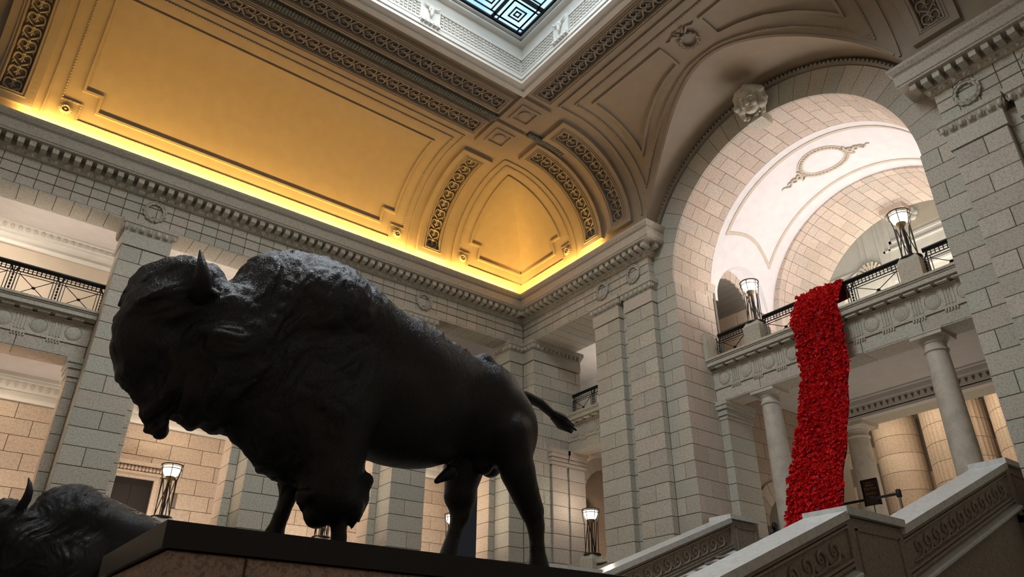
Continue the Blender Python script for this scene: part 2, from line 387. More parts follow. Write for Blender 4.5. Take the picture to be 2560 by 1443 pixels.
# corner pier: L shaped, with a long side that faces the camera
t = thing('stone_pier', 'grey stone corner pier where the two walls meet, above the bison\'s tail', 'pillar', (16, 20.2, FM))
g = G(); g.box(15.09, 17.85, YA+.05, YA+.9, FM, 11.1); g.box(XB+.05, 17.85, 19.45, YA+.9, FM, 11.1); g.box(14.84, 15.3, 20.85, 21.5, FM, 6.9); ob('core', g, 'joint', t)
courses(t, '-y', 15.04, XB, YA+.05, FM, 10.63, bw=2); courses(t, '-x', YA, YA+.9, 15.09, FM, 10.63, bw=2)
courses(t, '-x', 19.4, YA, XB+.05, FM, 10.63, bw=2)
courses(t, '-y', XB, 17.9, 19.45, FM, 10.63, bw=.8)
courses(t, '-y', 14.79, 15.04, 20.85, FM, 6.9, bw=2); courses(t, '-x', 20.8, 21.5, 14.84, FM, 6.9, 'tan', bw=2)
anta_cap(t, 14.79, 15.1, 20.8, 21.5)
capital(t, 15.04, XB, YA, YA+.9, ('-y', '-x')); 
g = G(); g.box(XB-.13, 18.0, 19.27, 20.9, 11.29, ZS); g.box(XB-.03, 17.9, 19.37, 20.9, 10.65, 11.05)
g.hexa([(XB, 19.4, 11.07), (17.9, 19.4, 11.07), (17.9, 20.5, 11.07), (XB, 20.5, 11.07), (XB-.11, 19.29, 11.29), (18.0, 19.29, 11.29), (18.0, 20.5, 11.29), (XB-.11, 20.5, 11.29)]); ob('capital', g, 'stone', t)
for i in range(12): egg(t, (XB-.02+i*.195, 19.33, 11.19), '-y')
for i in range(3): egg(t, (XB-.07, 19.4+i*.2, 11.19), '-x')

# gallery behind the left wall
g = G()
g.box(-6.1, 15.6, 24.05, 24.25, -1.6, 13)
gl = struct('wall_gallery', g, 'joint')
courses(gl, '-y', -2.7, 15.5, 24.05, FM, 7.09, 'tan', ph=1, clip=lambda p, q, zb, zt: not (q > 3.55 and p < 5.05 and zb < 5.7 and (p+q)/2 > 3.3 and (p+q)/2 < 5.3))
g = G(); g.box(3.1, 3.55, 23.98, 24.05, FM, 5.75); g.box(5.05, 5.5, 23.98, 24.05, FM, 5.75); g.box(3.1, 5.5, 23.98, 24.05, 5.6, 5.78); ob('door_surround', g, 'tan', gl)
g = G(); g.box(-6, 15.5, 23.97, 24.05, 8.75, 11.65); ob('painted_wall', g, 'wallpaint', gl)
g = G()
for za, zb, p in ((7.09, 7.19, .09), (7.19, 7.37, .03), (7.37, 7.62, .1), (7.62, 7.7, .2), (7.7, 7.81, .26)): g.box(-6, 15.5, 24.0-p, 24.05, za, zb)
for za, zb, p in ((11.65, 11.75, .12), (11.75, 12.01, .05), (12.01, 12.1, .13), (12.1, 12.24, .2), (12.24, 12.3, .3)): g.box(-6, 15.5, 24.0-p, 24.05, za, zb)
ob('plaster_cornice', g, 'offwhite', gl)
g = G(); 
for i in range(90): x = -2+i*.2; g.hexa([(x, 23.87, 7.44), (x+.02, 23.87, 7.44), (x+.02, 23.9, 7.44), (x, 23.9, 7.44), (x-.04, 23.87, 7.56), (x+.06, 23.87, 7.56), (x+.06, 23.9, 7.56), (x-.04, 23.9, 7.56)])
for i in range(90): x = -2+i*.2; g.ball((x, 23.78, 12.16), .06, .03, .06, 6, 4)
stuff(ob('cornice_ornament', g, 'tanline', gl))
g = G(); g.box(-6.1, 17.9, 21.3, 24.1, 12.3, 12.5); struct('ceiling_gallery', g, 'ceilpaint')
g = G(); g.box(17.6, 21.7, 13.3, 21.3, 12.3, 12.5); g.box(17.9, 21.7, 21.3, 24.2, 12.3, 12.5); struct('ceiling_corner_gallery', g, 'ceilpaint')
g = G(); g.box(-6.1, 15.6, 21.5, 24.1, 7.81, 8.0); g.box(15.6, 25, 19.9, 24.1, 7.81, 8.0); struct('ceiling_lower_gallery', g, 'ceilpaint')
g = G(); g.box(-6.1, XB+.2, 21.0, 24.1, 8.55, 8.75); struct('floor_gallery', g, 'floor')
g = G(); g.box(21.5, 21.7, 13.3, 24.2, 8.7, 12.5); struct('wall_corner_gallery', g, 'offwhite')
# door
d = thing('bronze_door', 'dark double door in the tan gallery wall left of the lit lamp', 'door', (4.3, 24, FM))
g = G(); g.box(3.66, 4.94, 24.01, 24.06, FM, 5.5); ob('door_leaf', g, 'door', d)
g = G()
for x in (3.76, 4.36):
    for za, zb in ((FM+.2, FM+1.1), (FM+1.25, FM+2.35)): g.box(x, x+.48, 23.99, 24.01, za, zb)
ob('door_panel', g, 'door', d)
g = G(); g.box(3.55, 3.68, 23.9, 24.05, FM, 5.5); g.box(4.92, 5.05, 23.9, 24.05, FM, 5.5); g.box(3.55, 5.05, 23.9, 24.05, 5.5, 5.62); ob('door_frame', g, 'tan', d)
g = G(); g.box(3.4, 5.2, 23.86, 24.05, 5.62, 5.68); g.box(3.4, 5.2, 23.8, 24.05, 5.86, 5.96)
for i in range(18): g.ball((3.45+i*.1, 23.9, 5.77), .06, .05, .08, 6, 4)
ob('carved_lintel', g, 'tan', d)

# ---------------------------------------------------------------- balcony fronts
_rm = {}
def balcony(label, face, a0, a1, fr, led):
    """entablature of a balcony: stones, roundels, fluted blocks, pegs, moulded ledge.  fr = frieze plane, led = ledge front"""
    A = face == '-y'; P = (lambda a, f, z: (a, f, z)) if A else (lambda a, f, z: (f, a, z))
    t = thing('balcony_front', label, 'balcony', P((a0+a1)/2, fr+.4, 7.5))
    def bx(g, p, q, f0, f1, z0, z1):
        (g.box(p, q, f0, f1, z0, z1) if A else g.box(f0, f1, p, q, z0, z1))
    g = G(); bx(g, a0, a1, fr+.05, fr+.7, 7.53, 8.72); ob('beam', g, 'joint', t)
    n = max(1, round((a1-a0)/1.5)); st = (a1-a0)/n
    for i in range(n): tile(t, face, a0+i*st, a0+(i+1)*st, fr+.05, 7.5, 7.86, 'stone', 'architrave_stone')
    for i in range(n):
        g = G(); bx(g, a0+i*st+.006, a0+(i+1)*st-.006, fr+.01, fr+.7, 7.48, 7.53); ob('soffit_stone', g, 'stone' if not A else 'tan', t)
    g = G(); bx(g, a0, a1, fr-.035, fr+.05, 7.86, 7.92); bx(g, a0, a1, fr, fr+.05, 7.92, 8.42)
    ob('frieze', g, 'stone', t)
    g = G()
    for z0, z1, p in ((8.42, 8.46, .06), (8.5, 8.54, .2), (8.54, 8.66, .3), (8.66, 8.70, .33), (8.70, 8.76, .37)): bx(g, a0, a1, fr-p*(fr-led)/.37, fr+.7, z0, z1)
    ob('ledge', g, 'stone', t)
    if 'r' not in _rm:
        g = G(); g.tube([(.19*math.cos(q), 0, .19*math.sin(q)) for q in [2*PI*i/24 for i in range(24)]], .017, 5, True); g.lathe([(.17, .012), (.17, -.008), (.16, -.012)], n=20, axis='y')
        _rm['r'] = mesh('roundel', g, 'stone', 50)
        g = G()
        for i in range(4): g.box(-.125+i*.07, -.085+i*.07, -.02, .01, -.2, .2)
        _rm['t'] = mesh('fluted_block', g, 'stone')
        g = G(); g.box(-.16, .16, -.03, .02, .0, .035)
        for i in range(5): g.box(-.15+i*.066, -.114+i*.066, -.035, .02, -.06, 0)
        _rm['g'] = mesh('peg_row', g, 'stone')
        g = G(); g.box(-.14, .14, -.14, .0, 0, .035); _rm['m'] = mesh('mutule', g, 'stone')
    k = max(1, round((a1-a0)/.76)); sp = (a1-a0)/k; rz = 0 if A else -PI/2
    for i in range(k):
        c = a0+(i+.5)*sp
        place('roundel', _rm['r'], t, P(c, fr-.005, 8.16), (0, 0, rz))
        if i < k-1:
            place('fluted_block', _rm['t'], t, P(c+sp/2, fr, 8.16), (0, 0, rz)); place('peg_row', _rm['g'], t, P(c+sp/2, fr, 7.85), (0, 0, rz))
        place('mutule', _rm['m'], t, P(c, fr-.06, 8.46), (0, 0, rz))
        if i < k-1: place('mutule', _rm['m'], t, P(c+sp/2, fr-.06, 8.46), (0, 0, rz))
    return t
for a, b, lb in ((PX[0]+.6, PX[1]-.6, 'balcony front with round discs left of the tall grey pier'), (PX[1]+.6, PX[2]-.6, 'balcony front hidden behind the standing bison\'s head'),
                 (PX[2]+.6, PX[3]-.6, 'balcony front hidden behind the standing bison\'s back'), (PX[3]+.6, 15.04, 'balcony front behind the standing bison\'s hip')):
    balcony(lb, '-y', a, b, 20.8, 20.45)
balcony('short balcony front with discs beside the bison\'s tail', '-x', 16.2, 19.4, 17.2, 16.9)
balcony('long balcony front with discs under the great arch, red banner hanging over it', '-x', ms(12.85), 12.85, 17.2, 16.9)

_pm = {}
def railing(label, face, a0, a1, f, posts=None):
    A = face == '-y'; P = (lambda a, z, q=0: (a, f+q, z)) if A else (lambda a, z, q=0: (f+q, a, z))
    t = thing('iron_railing', label, 'railing', P((a0+a1)/2, 8.76))
    g = G(); g.tube([P(a0, 9.68), P(a1, 9.68)], .045, 8); g.tube([P(a0, 9.62), P(a1, 9.62)], .03, 6); ob('handrail', g, 'iron', t, 50)
    g = G(); g.tube([P(a0, 9.47), P(a1, 9.47)], .016, 5); g.tube([P(a0, 8.84), P(a1, 8.84)], .014, 5); g.tube([P(a0, 9.4), P(a1, 9.4)], .012, 5)
    x = a0+.04
    while x < a1:
        g.tube([P(x, 9.47), P(x, 9.62)], .013, 4); g.tube([P(x-.05, 9.545), P(x+.05, 9.545)], .01, 4); x += .1
    ob('bead_row', g, 'iron', t)
    n = max(1, round((a1-a0)/1.22)); sp = (a1-a0)/n
    for i in range(n+1):
        c = a0+i*sp; g = G()
        for q in (-.07, .07): g.tube([P(c+q, 8.78), P(c+q, 9.62)], .016, 5)
        for k in range(6): z = 8.9+k*.09; g.ball(P(c, z), .03, .03, .045, 6, 4)
        g.tube([P(c-.09, 9.6), P(c-.05, 9.5), P(c, 9.42), P(c+.05, 9.5), P(c+.09, 9.6)], .022, 5)
        ob('post', g, 'iron', t, 50)
    if sp > .3:
        key = (A, round(sp, 2))
        if key not in _pm:
            g = G(); h = sp/2-.14
            Q = (lambda a, z: (a, 0, z)) if A else (lambda a, z: (0, a, z))
            g.tube([Q(-h, -.3), Q(h, .28)], .011, 5); g.tube([Q(-h, .28), Q(h, -.3)], .011, 5)
            for s in (-1, 1): g.tube([Q(s*h, -.3), Q(s*h, .35)], .011, 5)
            g.ball((0, 0, -.01), .05, .05, .035, 8, 5)
            _pm[key] = mesh('crossed_panel', g, 'iron', 50)
        for i in range(n): place('crossed_panel', _pm[key], t, P(a0+(i+.5)*sp, 9.12))
    return t
railing('black iron railing on the balcony at the left edge', '-y', -1.2, 1.94, 20.85)
railing('black iron railing behind the standing bison\'s head', '-y', 3.12, 6.29, 20.85)
railing('black iron railing behind the standing bison\'s back', '-y', 7.47, 10.63, 20.85)
railing('short black iron railing above the bison\'s tail', '-x', 16.17, 19.4, 17.5)
railing('black iron railing left of the left balcony lamp', '-x', 11.62, 12.72, 17.5)
railing('black iron railing between the two balcony lamps, banner over it', '-x', 7.0, 11.1, 17.5)
railing('black iron railing right of the right balcony lamp', '-x', 5.3, 6.42, 17.5)

# ---------------------------------------------------------------- right wall: frieze, pilasters, great arch
g = G()
g.box(XB+.05, XB+1.6, 13.65, YA+.1, ZS, CT); g.box(XB+.05, XB+1.6, -1.9, ms(13.65), ZS, CT)
g.box(XB+.25, 17.6, 13.6, 16.1, FM, ZS); g.box(XB+.25, 17.6, 2.0, ms(13.6), FM, ZS); g.box(XB+.25, 17.6, -1.9, 2.0, FM, ZS)
g.box(15.95, 17.65, 12.9, 13.7, FM, 11.1); g.box(15.95, 17.65, ms(13.7), ms(12.9), FM, 11.1)
g.box(15.95, 16.2, -1.9, 20.9, -1.6, FM)
# backing behind the voussoirs
def ring(g, r0, r1, x0, x1, yc, zc, n=48, a0=0, a1=PI):
    rows = []
    for i in range(n+1):
        a = a0+(a1-a0)*i/n; c, s = math.cos(a), math.sin(a)
        rows.append([(x0, yc+r0*c, zc+r0*s), (x0, yc+r1*c, zc+r1*s), (x1, yc+r1*c, zc+r1*s), (x1, yc+r0*c, zc+r0*s), (x0, yc+r0*c, zc+r0*s)])
    g.grid(rows)
ring(g, RA+.04, 5.3, 15.95, 17.7, YC, ZA)
wr = struct('wall_right', g, 'joint')
frieze(wr, '-x', 13.6, YA, XB+.05); frieze(wr, '-x', -1.5, ms(13.6), XB+.05)
g = G()
for za, zb in ((ZS, 11.70), (11.715, 11.995), (12.01, ZC0+.02)):
    g.box(XB, XW+.05, 13.6, 13.65, za, zb)
ob('frieze_return', g, 'stone', wr)
soffits(wr, 16.45, 19.3, 'y', XB, XB+1.9)
for y in (15.68, 14.25, ms(14.25), ms(15.68)): wreath(wr, (XB, y, 11.88), '-x')
def pilaster(lb, y0, y1, vis='-y'):
    t = thing('stone_pilaster', lb, 'pillar', (XB+.1, (y0+y1)/2, FM))
    g = G(); g.box(XB+.05, XB+.25, y0+.05, y1-.05, FM-2, 11.1); ob('core', g, 'joint', t)
    courses(t, '-x', y0, y1, XB+.05, FM-1.8, 10.63); courses(t, '-y', XB, XB+.24, y0+.05, FM-1.8, 10.63, bw=2)
    p = .13; g = G(); g.box(XB-p, XW, y0-p, y1+p, 11.29, ZS)
    g.hexa([(XB, y0, 11.07), (XW, y0, 11.07), (XW, y1, 11.07), (XB, y1, 11.07), (XB-p+.02, y0-p+.02, 11.29), (XW, y0-p+.02, 11.29), (XW, y1+p-.02, 11.29), (XB-p+.02, y1+p-.02, 11.29)])
    g.box(XB-.03, XW, y0-.03, y1+.03, 10.65, 11.05); ob('capital', g, 'stone', t)
    for i in range(7): egg(t, (XB-.07, y0-.04+(y1-y0+.08)*i/6, 11.19), '-x')
    egg(t, (XB+.03, y0-.07, 11.19), '-y')
pilaster('tall grey pilaster nearest the corner, left of the great arch', 15.03, 16.17)
pilaster('tall grey pilaster just left of the great arch', 13.6, 14.73)
pilaster('grey pilaster just right of the great arch', ms(14.73), ms(13.6))
pilaster('grey pilaster at the right edge of the picture', ms(16.17), ms(15.03))
courses(wr, '-x', 14.73, 15.03, XB+.25, FM-1.8, 11.1, bw=2); courses(wr, '-x', ms(15.03), ms(14.73), XB+.25, FM-1.8, 11.1, bw=2)
courses(wr, '-x', 12.85, 13.66, 15.95, FM-1.8, ZA, bw=.6); courses(wr, '-x', ms(13.6), ms(12.85), 15.95, FM-1.8, ZA, bw=.6)
courses(wr, '-x', -1.5, ms(16.17), XB+.25, FM-1.8, ZS)
# big arch
ar = thing('stone_arch', 'great round stone arch over the balcony', 'arch', (16.8, YC, FM))
courses(ar, '-y', 15.9, 17.7, 12.9, FM, ZA, 'pink', bw=.62); courses(ar, '+y', 15.9, 17.7, ms(12.9), FM, ZA, 'pink', bw=.62)
NV = 27; dA = PI/NV
def wedge(r0, r1, x0, x1, da, gp=.006, n=3):
    """one arch stone, centred at the top, in coordinates about the arch centre"""
    g = G(); e0 = gp/r0
    rows = []
    for i in range(n+1):
        a = -da/2+e0+(da-2*e0)*i/n; s, c = math.sin(a), math.cos(a)
        rows.append([(x1, r0*s, r0*c), (x0+.008, r0*s, r0*c), (x0, (r0+.008)*s, (r0+.008)*c), (x0, r1*s, r1*c), (x1, r1*s, r1*c)])
    g.grid(rows)
    for k in (0, n): R = rows[k]; g.add(R, [(0, 1, 2, 3, 4)])
    return g
vm = mesh('voussoir', wedge(RA, RO, 15.9, 15.96, dA), 'stone')
for i in range(NV):
    a = -PI/2+(i+.5)*dA
    place('voussoir', vm, ar, (0, YC, ZA), (-a, 0, 0))
def soffit_tiles(parent, r, yc, zc, x0, x1, da, cnt, mat, L=.72, a_lo=-PI/2):
    cache = {}
    for i in range(cnt):
        off = (i % 2)*L/2; xs = [x0]; x = x0+L-off
        while x < x1-.15: xs.append(x); x += L
        xs.append(x1)
        for p, q in zip(xs[:-1], xs[1:]):
            k = (round(p, 2), round(q, 2))
            if k not in cache:
                g = G(); e = .006/r; rows = []
                for j in range(4):
                    a = -da/2+e+(da-2*e)*j/3; s, c = math.sin(a), math.cos(a)
                    rows.append([(p+.007, (r+.05)*s, (r+.05)*c), (p+.007, r*s, r*c), (q-.007, r*s, r*c), (q-.007, (r+.05)*s, (r+.05)*c)])
                g.grid(rows); cache[k] = mesh('vault_stone', g, mat)
            place('vault_stone', cache[k], parent, (0, yc, zc), (-(a_lo+(i+.5)*da), 0, 0))
soffit_tiles(ar, RA, YC, ZA, 15.96, 17.7, dA, NV, 'pink')
g = G(); ring(g, 4.64, 4.70, 15.80, 15.97, YC, ZA, 60)
ob('arch_bead', g, 'carving', ar, 30)
g = G()
for i in range(110):
    a = PI*(i+.5)/110; g.ball((15.80, YC+4.72*math.cos(a), ZA+4.72*math.sin(a)), .05, .05, .05, 6, 4)
stuff(ob('bead_row', g, 'carving', ar, 60))

# cornice ---------------------------------------------------------
CP = [(0, ZC0), (.07, ZC0), (.11, 12.36), (.13, 12.38), (.13, 12.56), (.5, 12.56), (.5, 12.60), (.53, 12.62), (.53, 12.88), (.55, 12.90), (.50, 12.93), (.55, 12.96), (.61, 13.05), (.62, CT), (0, CT)]
def cornice(name, pts, outs):
    """pts: wall-plane corner points; outs: unit offset at each"""
    g = G(); g.grid([[(p[0]+o[0]*t, p[1]+o[1]*t, z) for (t, z) in CP] for p, o in zip(pts, outs)])
    for p, o in ((pts[0], outs[0]), (pts[-1], outs[-1])):
        g.add([(p[0]+o[0]*t, p[1]+o[1]*t, z) for t, z in CP], [tuple(range(len(CP)))])
    return struct(name, g, 'stone')
c1 = cornice('trim_1', [(-6.1, YA), (XB, YA)], [(0, -1), (-1, -1)])
c2 = cornice('trim_2', [(XB, YA), (XB, 13.6), (XW, 13.6)], [(-1, -1), (-1, -1), (0, -1)])
c3 = cornice('trim_3', [(XW, ms(13.6)), (XB, ms(13.6)), (XB, -1.9)], [(0, 1), (-1, 1), (-1, 0)])
g = G(); g.box(-.075, .075, -.29, .02, 0, .17); g.hexa([(-.075, -.29, -.0), (.075, -.29, 0), (.075, .02, -.0), (-.075, .02, 0), (-.075, -.31, .05), (.075, -.31, .05), (.075, .02, .05), (-.075, .02, .05)]) if False else None
mm = mesh('modillion', g, 'stone')
x = 15.5-.33
while x > -2.2: place('modillion', mm, c1, (x, YA-.13, 12.39)); x -= .265
y = YA-.48
while y > 13.25: place('modillion', mm, c2, (XB-.13, y, 12.39), (0, 0, -PI/2)); y -= .265
y = ms(13.6)+.22
while y > -1: place('modillion', mm, c3, (XB-.13, y, 12.39), (0, 0, -PI/2)); y -= .265
x = 15.75
for i in range(1): place('modillion', mm, c2, (XB-.0, 13.6-.13, 12.39)); 
g = G()
x = 15.4
while x > -2.2: g.ball((x, YA-.09, 12.31), .045, .04, .05, 6, 4); x -= .11
stuff(ob('egg_row', g, 'stone', c1))
g = G(); y = YA-.15
while y > 13.5: g.ball((XB-.09, y, 12.31), .04, .045, .05, 6, 4); y -= .11
stuff(ob('egg_row', g, 'stone', c2))
g = G(); y = ms(13.6)
while y > -1: g.ball((XB-.09, y, 12.31), .04, .045, .05, 6, 4); y -= .11
stuff(ob('egg_row', g, 'stone', c3))

# ---------------------------------------------------------------- the coved ceiling
RR, TC, ZC, T0, L0 = 2.65, 3.05, 13.52, .4, .25
LA = RR*PI/2; UE = L0+LA
def prof(u):
    if u < L0: return T0, ZC-L0+u, 0.
    if u < UE: a = (u-L0)/RR; return TC-RR*math.cos(a), ZC+RR*math.sin(a), a
    return TC+(u-UE), ZC+RR, PI/2
def cp(wall, s, u, h=0.):
    t, z, a = prof(u); t += h*math.cos(a); z -= h*math.sin(a)
    return (s, YA-t, z) if wall == 'A' else (XB-t, s, z)
def cbox(g, wall, s0, s1, u0, u1, h0, h1, f0=None, f1=None, ds=99):
    """box bent to the cove; f0/f1(u) may replace the straight ends"""
    us = [u0]
    if u0 < UE:
        k = max(1, int((min(u1, UE)-u0)/.16)); us = [u0+(min(u1, UE)-u0)*i/k for i in range(k+1)]
    if u1 > us[-1]+1e-6: us.append(u1)
    rows = []
    for u in us:
        a = f0(u) if f0 else s0; b = f1(u) if f1 else s1
        rows.append([cp(wall, a, u, h0), cp(wall, a, u, h1), cp(wall, b, u, h1), cp(wall, b, u, h0), cp(wall, a, u, h0)])
    g.grid(rows); g.add(rows[0][:4], [(0, 1, 2, 3)]); g.add(rows[-1][:4], [(0, 1, 2, 3)])
def dens(pts, st=.15, closed=False):
    out = []; P = list(pts)+([pts[0]] if closed else [])
    for a, b in zip(P[:-1], P[1:]):
        k = max(1, int(math.hypot(b[0]-a[0], b[1]-a[1])/st))
        out += [(a[0]+(b[0]-a[0])*i/k, a[1]+(b[1]-a[1])*i/k) for i in range(k)]
    if not closed: out.append(P[-1])
    return out
def rib(g, wall, pts, wd, h0, h1, closed=True):
    """mitred strip on the cove along a path in (s,u)"""
    Q = dens(pts, .16, closed); n = len(Q); rows = []
    for i in range(n):
        a = Q[(i-1) % n] if closed or i else Q[i]; b = Q[i]; c = Q[(i+1) % n] if closed or i < n-1 else Q[i]
        d1 = Vector((b[0]-a[0], b[1]-a[1])); d2 = Vector((c[0]-b[0], c[1]-b[1]))
        if d1.length < 1e-9: d1 = d2
        if d2.length < 1e-9: d2 = d1
        d1.normalize(); d2.normalize(); n1 = Vector((-d1.y, d1.x)); n2 = Vector((-d2.y, d2.x)); m = n1+n2
        m = m.normalized() if m.length > 1e-6 else n1; k = 1/max(.45, m.dot(n1)); m *= k*wd/2
        rows.append([cp(wall, b[0]-m.x, b[1]-m.y, h0), cp(wall, b[0]-m.x, b[1]-m.y, h1), cp(wall, b[0]+m.x, b[1]+m.y, h1), cp(wall, b[0]+m.x, b[1]+m.y, h0)])
    if closed: rows.append(rows[0])
    g.grid(rows)
SX0, SX1, SY0, SY1 = mx_(10.29), 10.29, ms(13.18)+.02, 13.18   # opening of the ceiling window
LY, LZ, LR = 9.0, 11.2, 4.72                                  # lunette barrel over the great arch
us = [-.15, 0, L0]+[L0+LA*i/22 for i in range(1, 23)]
g = G()
rows = []
for u in us:
    t, z, a = prof(u); e = XB-t; rows.append([(-6.1+(e+6.1)*i/30, YA-t, z) for i in range(31)])
g.grid(rows)
zb = lambda y: LZ+math.sqrt(max(0, LR*LR-(y-LY)**2))
def u_at(z):
    if z <= ZC: return max(-.15, z-ZC+L0)
    return L0+RR*math.asin(min(1, (z-ZC)/RR))
dy0 = math.sqrt(LR*LR-(CT-LZ)**2)
ys = [LY+dy0*math.sin(PI/2*i/24) for i in range(-24, 25)]
def col(y, nv=14):
    u0 = u_at(zb(y)) if abs(y-LY) < dy0 else -.15
    return [u0+(UE-u0)*j/nv for j in range(nv+1)]
allrows = []
for y in [-1.9, 1, 3, 4.2]+ys+[13.6, 14.5, 16, 16.9]:
    allrows.append([cp('B', y, u) for u in col(y)])
g.grid(allrows)
# the corner piece of the wall-B cove up to the mitre
rows = []
for j in range(15):
    u = -.15+(UE+.15)*j/14; t, z, a = prof(u); e = YA-t
    rows.append([(XB-t, 16.9+(e-16.9)*i/8, z) for i in range(9)])
g.grid(rows)
# lunette barrel
rows = []
for y in ys:
    z = zb(y); u0 = u_at(z); t = prof(u0)[0]; xs = XB-t
    rows.append([(xs, y, z), ((xs+XW)/2, y, z), (XW+.06, y, z)])
g.grid(rows)
# flat part round the window
Z = ZC+RR; X1 = XB-TC; Y1 = YA-TC
g.quad((-6.1, SY1, Z), (X1, SY1, Z), (X1, Y1, Z), (-6.1, Y1, Z)); g.quad((-6.1, -1.9, Z), (X1, -1.9, Z), (X1, SY0, Z), (-6.1, SY0, Z))
g.quad((SX1, SY0, Z), (X1, SY0, Z), (X1, SY1, Z), (SX1, SY1, Z)); g.quad((-6.1, SY0, Z), (SX0, SY0, Z), (SX0, SY1, Z), (-6.1, SY1, Z))
ce = struct('ceiling', g, 'cream', 25)

TA = lambda y: UE+(YA-y-TC)        # u on mapping A for a ceiling line at y
TB = lambda x: UE+(XB-x-TC)        # u on mapping B for a ceiling line at x
# carved bands: a scroll unit repeated on a dark recess
def unit_mesh(name, W, P, mat):
    g = G()
    for sg in (-1, 1):
        pts = []
        for i in range(15):
            a = i/14*2.3*PI; r = .30*W*(1-i/17); pts.append((sg*(.22*W-r*math.cos(a)*.8), .14*P+r*math.sin(a)*.8, .02))
        g.tube([(sg*.02*W, -.48*P, .015), (sg*.2*W, -.34*P, .02), (sg*.43*W, -.12*P, .022)]+[(sg*(.22*W+.2*W*math.cos(b)), .14*P+.2*W*math.sin(b), .025) for b in [i*.55 for i in range(9)]], [.055*W]*3+[.062*W*(1-i*.05) for i in range(9)], 6)
        g.tube([(sg*.42*W, -.46*P, .012), (sg*.36*W, -.3*P, .02), (sg*.46*W, -.2*P, .012)], [.02*W, .055*W, .015*W], 5)
    g.ball((0, .40*P, .03), .12*W, .12*P, .045, 8, 5)
    g.ball((0, -.1*P, .0), .07*W, .16*P, .035, 6, 4)
    for sg in (-1, 1): g.ball((sg*.13*W, .34*P, .015), .07*W, .08*P, .025, 6, 4)
    return mesh(name, g, mat, 60)
um = unit_mesh('scroll_carving', .46, .37, 'carving')
def orient(wall, s, u, flip=False):
    """matrix: local x across the band, y along it, z out of the surface"""
    t, z, a = prof(u)
    if wall == 'A': S_ = Vector((1, 0, 0)); U_ = Vector((0, -math.sin(a), math.cos(a))); H = Vector((0, -math.cos(a), -math.sin(a)))
    else: S_ = Vector((0, 1, 0)); U_ = Vector((-math.sin(a), 0, math.cos(a))); H = Vector((-math.cos(a), 0, -math.sin(a)))
    return S_, U_, H
def put_unit(parent, me, wall, s, u, h, along, nm='scroll_carving'):
    S_, U_, H = orient(wall, s, u); p = Vector(cp(wall, s, u, h))
    if along == 'u': X, Y = S_, U_
    else: X, Y = U_, S_
    if X.cross(Y).dot(H) < 0: X = -X
    o = place(nm, me, parent); m = Matrix(((X.x, Y.x, H.x, p.x), (X.y, Y.y, H.y, p.y), (X.z, Y.z, H.z, p.z), (0, 0, 0, 1)))
    o.matrix_local = m
    return o
def band(name, wall, s0, s1, u0, u1, along, label_mat='carving', bw=.24):
    """raised frame, dark recess, scrolls.  The rectangle s0..s1 x u0..u1 is the recess"""
    fr = struct(name)
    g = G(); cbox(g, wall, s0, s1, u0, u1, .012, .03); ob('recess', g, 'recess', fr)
    g = G(); H = .12
    cbox(g, wall, s0-bw, s0, u0-bw, u1+bw, 0, H); cbox(g, wall, s1, s1+bw, u0-bw, u1+bw, 0, H); cbox(g, wall, s0, s1, u0-bw, u0, 0, H); cbox(g, wall, s0, s1, u1, u1+bw, 0, H)
    ob('frame', g, 'cream', fr)
    g = G(); rib(g, wall, [(s0-.03, u0-.03), (s1+.03, u0-.03), (s1+.03, u1+.03), (s0-.03, u1+.03)], .03, .1, .145); rib(g, wall, [(s0-.1, u0-.1), (s1+.1, u0-.1), (s1+.1, u1+.1), (s0-.1, u1+.1)], .025, .1, .14)
    ob('bead', g, 'cream', fr)
    if along == 'u':
        n = round((u1-u0)/.37); st = (u1-u0)/n
        for i in range(n): put_unit(fr, um, wall, (s0+s1)/2, u0+(i+.5)*st, .035, 'u')
    else:
        n = round((s1-s0)/.37); st = (s1-s0)/n
        for i in range(n): put_unit(fr, um, wall, s0+(i+.5)*st, (u0+u1)/2, .035, 's')
    return fr
k = 4
RC, RL = 11.2, -1.62
band('trim_4', 'A', RL+.6, 10.31, TA(14.47), TA(14.0), 's', bw=.17); band('trim_5', 'A', RL+.6, 10.31, TA(15.78), TA(15.29), 's', bw=.17)
band('trim_6', 'A', RC-.25, RC+.25, .48, 4.3, 'u', bw=.33); band('trim_7', 'A', RL-.25, RL+.25, .48, 4.3, 'u', bw=.33)
band('trim_8', 'B', ms(13.22), 13.22, TB(11.41), TB(10.91), 's', bw=.22)
band('trim_9', 'B', 14.0, 14.47, .48, 4.35, 'u', bw=.3); band('trim_10', 'B', 15.33, 15.8, .48, 4.35, 'u', bw=.27); band('trim_11', 'B', ms(14.47), ms(14.0), .48, 4.35, 'u', bw=.3)
# square panels with a disc where the bands cross
for i, (x, y) in enumerate(((RC, 15.55), (RC, 14.2))):
    b = struct('trim_%d' % (12+i)); u = TA(y)
    g = G(); cbox(g, 'A', x-.58, x+.58, u-.6, u+.6, 0, .11); ob('panel', g, 'cream', b)
    g = G(); rib(g, 'A', [(x-.32, u-.32), (x+.32, u-.32), (x+.32, u+.32), (x-.32, u+.32)], .09, .10, .15); ob('square_moulding', g, 'cream', b)
    g = G(); g.lathe([(.2, 0), (.2, -.05), (.17, -.06), (.02, -.05)], (x, y, ZC+RR-.1), 24); ob('disc', g, 'cream', b, 40)
